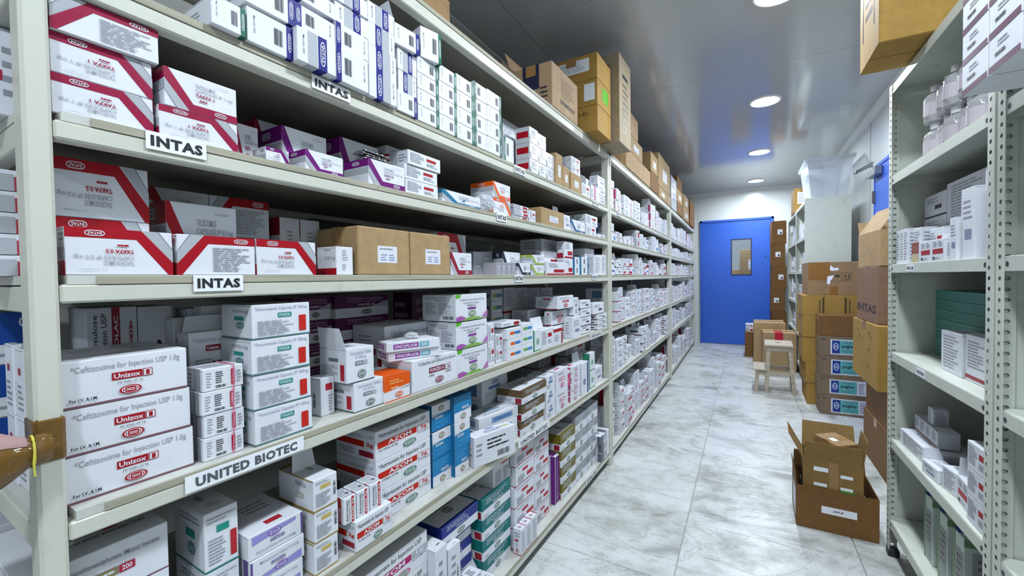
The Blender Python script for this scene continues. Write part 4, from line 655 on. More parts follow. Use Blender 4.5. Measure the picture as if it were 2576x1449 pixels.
('darkst','flat white carton with black labels, bottom of three at the second post',2.2949,0.062,0.884,0.1802,0.1,0.0305,0,'box',{}),
('darkst','flat white carton with black labels, middle of three at the second post',2.2949,0.062,0.9145,0.1802,0.1,0.0305,0,'box',{}),
('darkst','flat white carton with black labels, top of three at the second post',2.2949,0.062,0.945,0.1802,0.1,0.0305,0,'box',{}),
('darkst','upright white carton on the three flat ones at the second post',2.249,0.065,0.9755,0.2012,0.09,0.07,0,'box',{}),
('mesna','huge white injection carton, lower one cut by the frame at the left post',0.0414,0.1485,0.559,0.1695,0.199,0.1599,0,'box',{}),
('mesna','huge white injection carton with red 200 plate, upper one low at the left post',0.0414,0.1485,0.718855,0.1695,0.199,0.078,0,'box',{}),
('greenbox','square white carton with small green plate, lower of two on the sixth shelf',0.2078,0.11,0.559,0.0567,0.12,0.1099,0,'box',{}),
('greenbox','square white carton with small green plate, upper of two on the sixth shelf',0.2078,0.11,0.6689,0.0567,0.12,0.1099,0,'box',{}),
('lazon','white and lavender carton upside down, bottom of three',0.2978,0.1106,0.559,0.1106,0.16,0.0492,-0.3,'box',{}),
('lazon','white and lavender carton upside down, middle of three',0.3016,0.1107,0.6082,0.1106,0.16,0.0492,0.1,'box',{}),
('lazon','white and lavender carton upside down, top of three',0.3003,0.1126,0.6574,0.1106,0.16,0.0492,0,'box',{'flip': 1}),
('goldbox','white carton with gold edges, bottom of three',0.3981,0.0786,0.559,0.0583,0.13,0.0696,0.1,'box',{}),
('goldbox','white carton with gold edges, middle of three',0.4002,0.0784,0.6286,0.0583,0.13,0.0696,-0.1,'box',{}),
('goldbox','white carton with gold edges and raised flap, top of three',0.3986,0.0775,0.6982,0.0583,0.13,0.0696,0,'box',{'flap': 'top'}),
('azoml','white injection carton with orange red band at the shelf edge below the tied vial packs',0.5212,0.06,0.559,0.1104,0.12,0.0719,0,'box',{}),
('azoms','small upright injection pack with red band, left of three on the orange banded carton',0.4621,0.0395,0.6309,0.0328,0.055,0.062,-3,'box',{}),
('azoms','small upright injection pack with red band, middle of three on the orange banded carton',0.4998,0.0395,0.6309,0.035,0.055,0.062,-3,'box',{}),
('azoms','small upright injection pack with red band, right of three on the orange banded carton',0.5401,0.0395,0.6309,0.0375,0.055,0.062,-3,'box',{}),
('azoml','white injection carton with orange red band, bottom of three behind the vial packs',0.6766,0.125,0.559,0.1988,0.16,0.0817,0,'box',{}),
('azoml','white injection carton with orange red band, middle of three behind the vial packs',0.6719,0.125,0.6407,0.2082,0.16,0.0817,0,'box',{}),
('azoml','white injection carton with orange red band, top of three behind the vial packs',0.6719,0.125,0.7223,0.2082,0.16,0.0817,0,'box',{}),
('umanor','blue and white carton, bottom of three in the left blue column',0.8295,0.105,0.559,0.0885,0.12,0.0844,0,'box',{}),
('umanor','blue and white carton, middle of three in the left blue column',0.8295,0.105,0.6457,0.0885,0.12,0.0821,0,'box',{'flip': 1}),
('umanor','blue and white carton, top of three in the left blue column',0.8295,0.105,0.7319,0.0885,0.12,0.0803,0,'box',{'flip': 1}),
('umanor','blue and white carton, bottom of three in the right blue column',0.9121,0.09,0.559,0.0751,0.12,0.0862,0,'box',{}),
('umanor','blue and white carton, middle of three in the right blue column',0.9161,0.09,0.6452,0.0833,0.12,0.0862,0,'box',{'flip': 1}),
('umanor','blue and white carton, top of three in the right blue column',0.9202,0.09,0.7315,0.0914,0.12,0.0862,0,'box',{}),
('milr','flat white carton with blue and yellow writing slipping over the shelf edge',1.0537,0.01,0.559,0.1903,0.05,0.1039,-16,'box',{}),
('blulab','pale blue labelled flat carton, bottom of three beside the brown banded cartons',1.1619,0.0825,0.559,0.2175,0.091,0.0442,-9.8,'box',{}),
('blulab','pale blue labelled flat carton, middle of three beside the brown banded cartons',1.1545,0.0825,0.6032,0.2225,0.091,0.0442,-10.1,'box',{}),
('blulab','pale blue labelled flat carton, top of three beside the brown banded cartons',1.1636,0.0825,0.6474,0.2214,0.091,0.0442,-9.7,'box',{}),
('blulab2','shaded white carton with blue label, bottom of three behind the flat blue ones',1.2695,0.18,0.559,0.1922,0.1,0.077,0,'box',{}),
('blulab2','shaded white carton with blue label, middle of three behind the flat blue ones',1.2695,0.18,0.636,0.1922,0.1,0.077,0,'box',{}),
('blulab2','shaded white carton with blue label, top of three behind the flat blue ones',1.2695,0.18,0.713,0.1922,0.1,0.077,0,'box',{}),
('brown','white carton with brown band, bottom of three',1.3746,0.0712,0.559,0.2037,0.12,0.0633,0.1,'box',{}),
('brown','white carton with brown band, middle of three',1.3765,0.0646,0.6223,0.2027,0.12,0.0633,0.2,'box',{}),
('brown','white carton with brown band, top of three',1.377,0.0602,0.6921,0.2174,0.12,0.0567,0.4,'box',{}),
('blulab2','white carton with blue oval, bottom of three right of the brown banded ones',1.5515,0.06,0.559,0.0926,0.1,0.0647,0,'box',{}),
('blulab2','white carton with blue oval, middle of three right of the brown banded ones',1.5515,0.06,0.6237,0.0926,0.1,0.0647,0,'box',{}),
('blulab2','white carton with blue oval, top of three right of the brown banded ones',1.5515,0.06,0.6885,0.0926,0.1,0.0647,0,'box',{}),
('pinklab','white carton with pink writing, lower of two on the sixth shelf',1.6688,0.035,0.559,0.1357,0.06,0.1003,0,'box',{}),
('pinklab','white carton with pink writing, upper of two on the sixth shelf',1.6688,0.035,0.6593,0.1357,0.06,0.1003,0,'box',{}),
('magenta','magenta pack, lower of two between the pink labelled cartons',1.7923,0.1108,0.559,0.0616,0.09,0.0844,0,'box',{}),
('magenta','magenta pack, upper of two between the pink labelled cartons',1.7826,0.065,0.6498,0.0423,0.09,0.078,0,'box',{}),
('pinklab','thin white pack with pink label, bottom of six',1.8575,0.0388,0.559,0.1201,0.05,0.0301,0.1,'box',{}),
('pinklab','thin white pack with pink label, fifth of six',1.8593,0.0389,0.5891,0.1201,0.0498,0.0301,-0.3,'box',{}),
('pinklab','thin white pack with pink label, fourth of six',1.8583,0.0379,0.6192,0.1201,0.0517,0.0301,-0,'box',{}),
('pinklab','thin white pack with pink label, third of six',1.8673,0.0533,0.6493,0.109,0.08,0.0301,0.4,'box',{}),
('pinklab','thin white pack with pink label, second of six',1.8638,0.0527,0.6794,0.1141,0.08,0.0301,0,'box',{}),
('pinklab','thin white pack with pink label, top of six',1.8634,0.0519,0.7095,0.1178,0.08,0.0301,-0.1,'box',{}),
('navst','open tall white carton with navy stripe',1.9921,0.055,0.559,0.1088,0.09,0.1734,0,'box',{'flap': 'top'}),
('grnst','white carton with green edge near the second post, lower of two',2.1278,0.07,0.559,0.0927,0.1,0.1025,0,'box',{}),
('grnst','white carton with green edge near the second post, upper of two',2.1278,0.07,0.6615,0.0927,0.1,0.1025,0,'box',{}),
('plainlab','open white carton with dark inside at the end of the sixth shelf',2.2722,0.07,0.559,0.1309,0.08,0.0955,0,'box',{'flap': 'top'}),
('redw','shaded white carton at the back of the sixth shelf, bottom of four',2.2322,0.179,0.559,0.3055,0.038,0.0572,0,'box',{}),
('redw','shaded white carton at the back of the sixth shelf, third of four',2.2322,0.179,0.6162,0.3055,0.038,0.0572,0,'box',{}),
('redw','shaded white carton at the back of the sixth shelf, second of four',2.2322,0.209,0.6817,0.3055,0.098,0.0489,0,'box',{}),
('redw','shaded white carton at the back of the sixth shelf, top of four',2.2322,0.23,0.7377,0.3055,0.14,0.0502,0,'box',{}),
('redline','tall shaded carton in the rear right of the sixth shelf, bottom of three',2.2842,0.26,0.559,0.2017,0.12,0.0407,0,'box',{}),
('redline','tall shaded carton in the rear right of the sixth shelf, middle of three',2.2842,0.26,0.5997,0.2017,0.12,0.0407,0,'box',{}),
('redline','tall shaded carton in the rear right of the sixth shelf, top of three',2.2842,0.26,0.6405,0.2017,0.12,0.0407,0,'box',{}),
('redline','tall shaded carton in the rear middle of the sixth shelf, bottom of three',2.0259,0.32,0.559,0.2116,0.12,0.0594,0,'box',{}),
('redline','tall shaded carton in the rear middle of the sixth shelf, middle of three',2.0259,0.32,0.6184,0.2116,0.12,0.0594,0,'box',{}),
('redline','tall shaded carton in the rear middle of the sixth shelf, top of three',2.0259,0.32,0.6778,0.2116,0.12,0.0594,0,'box',{}),
('azom1','large injection carton with magenta band, bottom of four at the frame bottom',0.6146,0.13,0.092,0.2289,0.2,0.0929,0,'box',{}),
('azom1','large injection carton with magenta band, third of four at the frame bottom',0.617,0.13,0.1849,0.2339,0.2,0.0929,0,'box',{}),
('azom1','large injection carton with magenta band, second of four at the frame bottom',0.6183,0.13,0.2778,0.2363,0.2,0.0929,0,'box',{}),
('azom1','large injection carton with magenta band, top of four at the frame bottom',0.6189,0.13,0.3707,0.2376,0.2,0.0929,0,'box',{}),
('plaintop','white carton with grey writing on top, left one before the navy stack',0.7641,0.06,0.092,0.0513,0.12,0.312,0,'box',{}),
('plaintop','white carton with grey writing on top, right one before the navy stack',0.8615,0.055,0.092,0.0639,0.05,0.2541,0,'box',{}),
('cefop','navy and white carton, bottom of five',0.9254,0.147,0.092,0.1946,0.13,0.0632,0,'box',{}),
('cefop','navy and white carton, fourth of five',0.9254,0.147,0.1552,0.1946,0.13,0.0632,0,'box',{}),
('cefop','navy and white carton, middle of five',0.9254,0.147,0.2184,0.1946,0.13,0.0632,0,'box',{}),
('cefop','navy and white carton, second of five',0.9254,0.147,0.2816,0.1946,0.13,0.0632,0,'box',{}),
('cefop','navy and white carton, top of five',0.9254,0.115,0.3448,0.1946,0.13,0.0632,0,'box',{}),
('kepha','teal and white carton, bottom of four',1.1486,0.115,0.092,0.1871,0.13,0.0758,0,'box',{}),
('kepha','teal and white carton, third of four',1.1472,0.115,0.1678,0.1943,0.13,0.0758,0,'box',{}),
('kepha','teal and white carton, second of four',1.1483,0.115,0.2436,0.1965,0.13,0.0758,0,'box',{}),
('kepha','teal and white carton, top of four',1.1483,0.115,0.3193,0.1965,0.13,0.0758,0,'box',{}),
('redlab2','square white carton with red plate standing on the teal cartons',1.2045,0.15,0.3951,0.1293,0.18,0.1189,0,'box',{}),
('aztre','white carton with red plate and bar, bottom of five in the left column',1.3494,0.095,0.092,0.1711,0.11,0.084,0,'box',{}),
('aztre','white carton with red plate and bar, fourth of five in the left column',1.3494,0.095,0.176,0.1711,0.11,0.084,0,'box',{}),
('aztre','white carton with red plate and bar, middle of five in the left column',1.3494,0.095,0.2599,0.1711,0.11,0.084,0,'box',{}),
('aztre','white carton with red plate and bar, second of five in the left column',1.3554,0.095,0.3439,0.159,0.11,0.084,0,'box',{}),
('aztre','white carton with red plate and bar, top of five in the left column',1.3524,0.095,0.4278,0.165,0.11,0.084,0,'box',{}),
('aztre','white carton with red plate and bar, bottom of five in the right column',1.5215,0.1,0.092,0.1445,0.11,0.0786,0,'box',{}),
('aztre','white carton with red plate and bar, fourth of five in the right column',1.5215,0.1,0.1706,0.1445,0.11,0.0786,0,'box',{}),
('aztre','white carton with red plate and bar, middle of five in the right column',1.5215,0.1,0.2491,0.1445,0.11,0.0786,0,'box',{}),
('aztre','white carton with red plate and bar, second of five in the right column',1.5215,0.1,0.3277,0.1445,0.11,0.0786,0,'box',{}),
('aztre','white carton with red plate and bar, top of five in the right column',1.5215,0.1,0.4062,0.1445,0.11,0.0786,0,'box',{}),
('azmini','small standing injection pack with red edges, nearest of three on the bottom shelf',1.2653,0.02,0.092,0.0404,0.036,0.105,0,'box',{}),
('azmini','small standing injection pack with red edges, middle of three on the bottom shelf',1.312,0.02,0.092,0.047,0.036,0.105,0,'box',{}),
('azmini','small standing injection pack with red edges, farthest of three on the bottom shelf',1.362,0.02,0.092,0.047,0.036,0.105,0,'box',{}),
('purple','tall white and purple carton standing on the bottom shelf',1.6749,0.1,0.092,0.0471,0.12,0.237,0,'box',{}),
('olive','white carton with olive band, bottom of four',1.7957,0.095,0.092,0.1815,0.13,0.0821,0,'box',{}),
('olive','white carton with olive band, third of four',1.7938,0.095,0.1741,0.1853,0.13,0.0821,0,'box',{}),
('olive','white carton with olive band, second of four',1.7929,0.095,0.2563,0.1872,0.13,0.0821,0,'box',{}),
('olive','white carton with olive band, top of four',1.7919,0.095,0.3384,0.1891,0.13,0.0821,0,'box',{}),
('silver','white carton with silver band, bottom of four left column',1.9744,0.09,0.092,0.1708,0.12,0.0896,0,'box',{}),
('silver','white carton with silver band, third of four left column',1.9744,0.09,0.1816,0.1708,0.12,0.0896,0,'box',{}),
('silver','white carton with silver band, second of four left column',1.9744,0.09,0.2712,0.1708,0.12,0.0896,0,'box',{}),
('silver','white carton with silver band, top of four left column',1.9744,0.09,0.3608,0.1708,0.12,0.0896,0,'box',{}),
('silver','white carton with silver band, bottom of four right column',2.134,0.09,0.092,0.1326,0.12,0.0905,0,'box',{}),
('silver','white carton with silver band, third of four right column',2.1357,0.09,0.1825,0.136,0.12,0.0905,0,'box',{}),
('silver','white carton with silver band, second of four right column',2.155,0.09,0.2731,0.1747,0.12,0.0905,0,'box',{}),
('silver','white carton with silver band, top of four right column',2.155,0.09,0.3636,0.1747,0.12,0.0905,0,'box',{}),
('silverb','banded white and silver pack, bottom of three at the second post foot',2.291,0.05,0.092,0.1519,0.1,0.052,0,'box',{}),
('silverb','banded white and silver pack, middle of three at the second post foot',2.2945,0.05,0.144,0.1448,0.1,0.052,0,'box',{}),
('silverb','banded white and silver pack, top of three at the second post foot',2.2858,0.05,0.196,0.1624,0.1,0.052,0,'box',{}),
('plainlab','rounded white carton behind the banded silver packs',2.3182,0.17,0.092,0.1336,0.1,0.1876,0,'box',{}),
('cefop','open blue carton lying at the bottom shelf edge',0.9967,0.0425,0.092,0.115,0.075,0.045,0,'box',{'flap': 'back', 'flip': 1}),
('bluemini','small blue and white vial pack standing on the open blue carton',0.9613,0.04,0.137,0.0547,0.05,0.055,0,'box',{}),
('bluelet','large blue and white carton with white lettering seen past the left post, bottom of three',-0.0124,0.36,0.884,0.1107,0.12,0.09,0,'box',{}),
('bluelet','large blue and white carton with white lettering seen past the left post, middle of three',-0.0124,0.36,0.974,0.1107,0.12,0.09,0,'box',{}),
('bluelet','large blue and white carton with white lettering seen past the left post, top of three',-0.0124,0.36,1.064,0.1107,0.12,0.09,0,'box',{}),
('redmini','small white pack with red mark seen past the left post, lower of the left pair',-0.0084,0.215,0.884,0.011,0.05,0.1113,0,'box',{}),
('redmini','small white pack with red mark seen past the left post, upper of the left pair',-0.0084,0.215,0.9953,0.011,0.05,0.1113,0,'box',{}),
('redmini','small white pack with red mark seen past the left post, lower of the right pair',-0.0056,0.165,0.884,0.0112,0.05,0.1093,0,'box',{}),
('redmini','small white pack with red mark seen past the left post, upper of the right pair',-0.0056,0.165,0.9933,0.0112,0.05,0.1093,0,'box',{}),
('redgrey','red and grey packet seen past the left post, bottom of the front row',-0.0298,0.1175,1.213,0.046,0.035,0.0302,0,'box',{}),
('redgrey','red and grey packet seen past the left post, fourth of the front row',-0.0298,0.1175,1.2432,0.046,0.035,0.0302,0,'box',{}),
('redgrey','red and grey packet seen past the left post, middle of the front row',-0.0298,0.1175,1.2734,0.046,0.035,0.0302,0,'box',{}),
('redgrey','red and grey packet seen past the left post, second of the front row',-0.0298,0.1175,1.3036,0.046,0.035,0.0302,0,'box',{}),
('redgrey','red and grey packet seen past the left post, top of the front row',-0.0298,0.1175,1.3338,0.046,0.035,0.0302,0,'box',{}),
('redgrey','red and grey packet seen past the left post, bottom of the middle row',-0.0237,0.1575,1.213,0.0481,0.035,0.0305,0,'box',{}),
('redgrey','red and grey packet seen past the left post, fourth of the middle row',-0.0237,0.1575,1.2435,0.0481,0.035,0.0305,0,'box',{}),
('redgrey','red and grey packet seen past the left post, middle of the middle row',-0.0237,0.1575,1.274,0.0481,0.035,0.0305,0,'box',{}),
('redgrey','red and grey packet seen past the left post, second of the middle row',-0.0237,0.1575,1.3045,0.0481,0.035,0.0305,0,'box',{}),
('redgrey','red and grey packet seen past the left post, top of the middle row',-0.0237,0.1575,1.3351,0.0481,0.035,0.0305,0,'box',{}),
('redgrey','red and grey packet seen past the left post, bottom of the rear row',-0.0176,0.1975,1.213,0.0501,0.035,0.0307,0,'box',{}),
('redgrey','red and grey packet seen past the left post, fourth of the rear row',-0.0176,0.1975,1.2437,0.0501,0.035,0.0307,0,'box',{}),
('redgrey','red and grey packet seen past the left post, middle of the rear row',-0.0176,0.1975,1.2745,0.0501,0.035,0.0307,0,'box',{}),
('redgrey','red and grey packet seen past the left post, second of the rear row',-0.0176,0.1975,1.3052,0.0501,0.035,0.0307,0,'box',{}),
('redgrey','red and grey packet seen past the left post, top of the rear row',-0.0176,0.1975,1.3359,0.0501,0.035,0.0307,0,'box',{}),
('whitepk','white bottle pack wrapped in film past the left post, front one',-0.0281,0.1075,1.437,0.0485,0.035,0.113,0,'box',{}),
('whitepk','white bottle pack wrapped in film past the left post, middle one',-0.0215,0.1475,1.437,0.0506,0.035,0.1329,0,'box',{}),
('whitepk','white bottle pack wrapped in film past the left post, rear one',-0.015,0.1875,1.437,0.0528,0.035,0.1532,0,'box',{}),
('greybox','grey carton with black writing low behind the side beam',-0.0364,0.34,0.559,0.1086,0.18,0.25,0,'box',{}),
('kraft','brown carton end peeping over the top rail near the upper frame edge',0.9068,0.225,1.987,0.1413,0.25,0.1669,0,'carton',{}),
('kraftpr','open brown carton with black print and raised flap on the rack top',1.7385,0.109,1.987,0.3122,0.218,0.2066,0,'carton',{'flap': 'topback'}),
('kraftdk','dark taped carton at the back of the rack top',1.5956,0.32,1.987,0.183,0.2,0.2295,0,'carton',{}),
('kraftyb','yellow brown carton, bottom of three on the rack top',2.1183,0.08,1.987,0.2298,0.3,0.1392,0,'carton',{}),
('kraftyg','yellow brown carton with green sticker, middle of three on the rack top',2.1183,0.08,2.1262,0.2298,0.3,0.1392,0,'carton',{}),
('kraftyl','yellow brown carton, top of three on the rack top',2.1183,0.08,2.2654,0.2298,0.3,0.1392,0,'carton',{}),
('kraftgy','tall battered grey brown carton standing over the second post',2.3816,0.035,1.987,0.2428,0.3,0.5176,0,'carton',{}),
]
# ------------------------------------------------------------------ room shell
CEIL, XR, XL, YB, YF = 2.64, 1.02, -1.40, 8.14, -3.2
def boxo(name, x0, x1, y0, y1, z0, z1, m, parent=None, b=0): mb = MB(); mb.box(x0, x1, y0, y1, z0, z1, m, b); return mb.obj(name, parent)
WALLM = mat((.74, .78, .78), .22, 0, 'panel', 'wall panel'); CEILM = mat((.45, .47, .49), .13, 0, 'panel', 'ceiling panel', spec=.7); JOINT = mat((.30, .31, .32), .5); TRIMM = mat((.75, .78, .78), .3, 0, 'panel', 'white trim')
BLUE = mat((.028, .125, .62), .35, 0, 'paint', 'blue enamel')
def shell():
    fl = struct(boxo('floor', XL, XR, YF, YB, -.06, -.006, mat((.42, .42, .40), .8)))
    mm = mat((.68, .70, .70), .3, 0, 'marble'); cols = [(-1.60, -.92, .4), (-.92, -.252, .355), (-.248, .418, .62), (.422, XR, .25)]
    for i, (x0, x1, ph) in enumerate(cols):
        step = (.67, .67, .79, .72)[i]; y = YF - (.67 * 3 if 0 else 0); ys = [YF]; k = ph + YF - YF % 1
        y = (1.70 if i < 2 else 2.96) + ph * (0 if i in (1, 2) else 1)
        while y > YF: y -= step
        y += step
        while y < YB: ys.append(y); y += step
        ys.append(YB)
        for a, b in zip(ys, ys[1:]):
            if b - a > .03: boxo('marble_slab', max(x0, XL), x1, a + .0012, b - .0012, -.006, random.Random(a + i).uniform(-.0006, .0006), mm, fl, .0012)
    # back wall with the door opening
    wb = MB(); t = .08; dx0, dx1, dz = -.70, .41, 2.16
    wb.box(XL, dx0, YB, YB + t, 0, CEIL, WALLM); wb.box(dx1, XR, YB, YB + t, 0, CEIL, WALLM); wb.box(dx0, dx1, YB, YB + t, dz, CEIL, WALLM)
    b = struct(wb.obj('wall_back'))
    for x in (-.725, .62): boxo('joint_strip', x - .004, x + .004, YB - .003, YB, 0, CEIL, TRIMM, b)
    r = struct(boxo('wall_right', XR, XR + t, YF, YB, 0, CEIL, WALLM))
    for y in (.2, 1.4, 2.6, 3.85, 5.05, 6.2, 7.3): boxo('joint_strip', XR - .002, XR, y - .004, y + .004, 0, CEIL, JOINT, r)
    struct(boxo('wall_left', XL - t, XL, YF, YB, 0, CEIL, mat((.36, .36, .34), .5, 0, 'panel', 'grey wall panel'))); struct(boxo('wall_front', XL, XR, YF - t, YF, 0, CEIL, WALLM))
    c = struct(boxo('ceiling', XL, XR, YF, YB, CEIL + .012, CEIL + .06, JOINT))
    ys = [YF, -1.6, -.37, .88, 2.14, 3.41, 4.66, 5.90, 7.12, YB]
    for x0, x1 in ((XL, -1.12), (-1.12, XR)):
        for a, bb in zip(ys, ys[1:]): boxo('ceiling_panel', x0 + .0015, x1 - .0015, a + .0015, bb - .0015, CEIL, CEIL + .012, CEILM, c, .001)
    # coved trims along the ceiling
    def cove(name, pts_dir):
        mb = MB(); (ax, ay), (bx, by), (nx, ny) = pts_dir; R0 = .055; prof = [(R0 * (1 - math.sin(q * math.pi / 16)), R0 * (1 - math.cos(q * math.pi / 16))) for q in range(9)]
        for (o1, z1), (o2, z2) in zip(prof, prof[1:]):
            mb.face([(ax + nx * o1, ay + ny * o1, CEIL - z1), (bx + nx * o1, by + ny * o1, CEIL - z1), (bx + nx * o2, by + ny * o2, CEIL - z2), (ax + nx * o2, ay + ny * o2, CEIL - z2)], TRIMM)
        mb.box(min(ax, bx) - (.0 if nx else 0), max(ax, bx) + (.002 if not nx else 0), min(ay, by), max(ay, by) + (.002 if nx == 0 else 0), CEIL - R0 - .02, CEIL - R0, TRIMM) if 0 else None
        struct(mb.obj(name, smooth=True))
    cove('trim_1', ((XR, YF), (XR, YB), (-1, 0))); cove('trim_2', ((XL, YB), (XR, YB), (0, -1)))
    # door 1
    d = struct(link('door_1', None)); d.location = (0, YB, 0)
    f = MB()
    for x0, x1 in ((dx0, dx0 + .035), (dx1 - .035, dx1)): f.box(x0, x1, -.03, .06, 0, dz, BLUE, .002)
    f.box(dx0, dx1, -.03, .06, dz - .035, dz, BLUE, .002); f.obj('door_frame', d)
    wx0, wx1, wz0, wz1 = -.207, .09, 1.205, 1.81; lf = MB(); a, bb = dx0 + .038, dx1 - .038; y0, y1 = -.012, .03
    lf.box(a, wx0, y0, y1, .008, dz - .038, BLUE); lf.box(wx1, bb, y0, y1, .008, dz - .038, BLUE); lf.box(wx0, wx1, y0, y1, .008, wz0, BLUE); lf.box(wx0, wx1, y0, y1, wz1, dz - .038, BLUE)
    leaf = lf.obj('door_leaf', d)
    g = MB(); q = .008
    for x0, x1, z0, z1 in ((wx0 - q, wx0 + q, wz0 - q, wz1 + q), (wx1 - q, wx1 + q, wz0 - q, wz1 + q), (wx0, wx1, wz0 - q, wz0 + q), (wx0, wx1, wz1 - q, wz1 + q)): g.box(x0, x1, -.018, .034, z0, z1, mat((.02, .03, .08), .4), .001)
    g.obj('vision_frame', leaf); boxo('vision_pane', wx0 + q, wx1 - q, .006, .010, wz0 + q, wz1 - q, mat((.95, .97, .98), .02, 0, 'glass'), leaf)
    k = MB(); k.tube([(.30, -.014, 1.49), (.30, -.010, 1.49)], .012, BLACK, 10); k.obj('keyhole', leaf)
    # room beyond the door
    o2 = MB(); o2.box(-1.2, .9, YB + 2.4, YB + 2.45, 0, CEIL, WALLM); o2.box(-1.25, -1.2, YB + .08, YB + 2.45, 0, CEIL, WALLM); o2.box(.9, .95, YB + .08, YB + 2.45, 0, CEIL, WALLM); o2.box(-1.25, .95, YB + .08, YB + 2.45, CEIL, CEIL + .04, WALLM); o2.box(-1.25, .95, YB + .08, YB + 2.45, -.05, 0, mm)
    struct(o2.obj('wall_beyond'))
    # door 2 in the right wall
    d2 = struct(link('door_2', None)); d2.location = (XR, 4.36, 0)
    lf = MB(); lf.box(-.018, -.001, -.44, .44, .01, 2.11, BLUE, .002); lf.obj('door_leaf', d2)
    f = MB(); 
    for y0, y1 in ((-.475, -.445), (.445, .475)): f.box(-.022, -.001, y0, y1, 0, 2.145, BLUE, .002)
    f.box(-.022, -.001, -.475, .475, 2.115, 2.145, BLUE, .002); f.obj('door_frame', d2)
    ST = mat((.20, .21, .23), .35, .9)
    for z in (.35, 1.1, 1.87):
        hg = MB(); hg.box(-.03, -.012, .428, .462, z - .055, z + .055, ST, .002); hg.tube([(-.034, .445, z - .055), (-.034, .445, z + .055)], .006, ST, 8); hg.obj('hinge', d2)
    cl = MB(); cl.box(-.075, -.02, .20, .43, 2.03, 2.10, mat((.28, .29, .31), .35, .7), .006); cb = cl.obj('door_closer', d2)
    ar = MB(); ar.tube([(-.05, .40, 2.10), (-.05, .40, 2.145), (-.10, .75, 2.155)], .008, ST, 6); ar.tube([(-.10, .75, 2.17), (-.03, .45, 2.18)], .006, ST, 6); ar.tube([(-.10, .75, 2.148), (-.10, .75, 2.178)], .014, ST, 8); ar.obj('closer_arm', cb)
shell()
def ceiling_lights():
    em = mat(LAMP_COL, .5, 0, 'emit', 'lamp diffuser', e=LAMP)
    W0 = ('behind the camera, farthest', 'behind the camera, nearer', 'just overhead in front of the camera', 'cut by the upper frame edge', 'largest whole one, over the aisle', 'third from the door', 'nearest to the blue door')
    for y, lab in ((-2.3, 'round ceiling lamp far behind the camera'), (-.70, 'round ceiling lamp just behind the camera'), (.94, 'round ceiling lamp almost overhead, outside the frame'), (2.55, 'round ceiling lamp cut by the upper frame edge'), (4.08, 'largest round ceiling lamp seen whole'), (5.72, 'middle round ceiling lamp of the three seen whole'), (7.42, 'round ceiling lamp nearest the blue door')):
        t = thing('ceiling_light', lab, 'ceiling light', (.145, y, CEIL), 0, 'round ceiling lamps over the aisle')
        r = MB(); r.lathe([(.098, -.001), (.098, -.009), (.104, -.012), (.114, -.010), (.120, -.002), (.120, 0)], TRIMM, 32); r.obj('trim_ring', t, True)
        l = MB(); n = 32; l.face([(.099 * math.cos(2 * math.pi * j / n), .099 * math.sin(2 * math.pi * j / n), -.006) for j in range(n)][::-1], em); l.obj('diffuser', t)
    t = thing('ceiling_light', 'unseen round lamp added to light the room beyond the blue door', 'ceiling light', (-.1, YB + .5, CEIL))  # unseen lamp, added to brighten what shows through the door pane
    l = MB(); l.face([(.1 * math.cos(2 * math.pi * j / 20), .1 * math.sin(2 * math.pi * j / 20), -.006) for j in range(20)][::-1], em); l.obj('diffuser', t)
    r = MB(); r.lathe([(.1, -.001), (.1, -.009), (.12, -.002), (.12, 0)], TRIMM, 20); r.obj('trim_ring', t)
ceiling_lights()
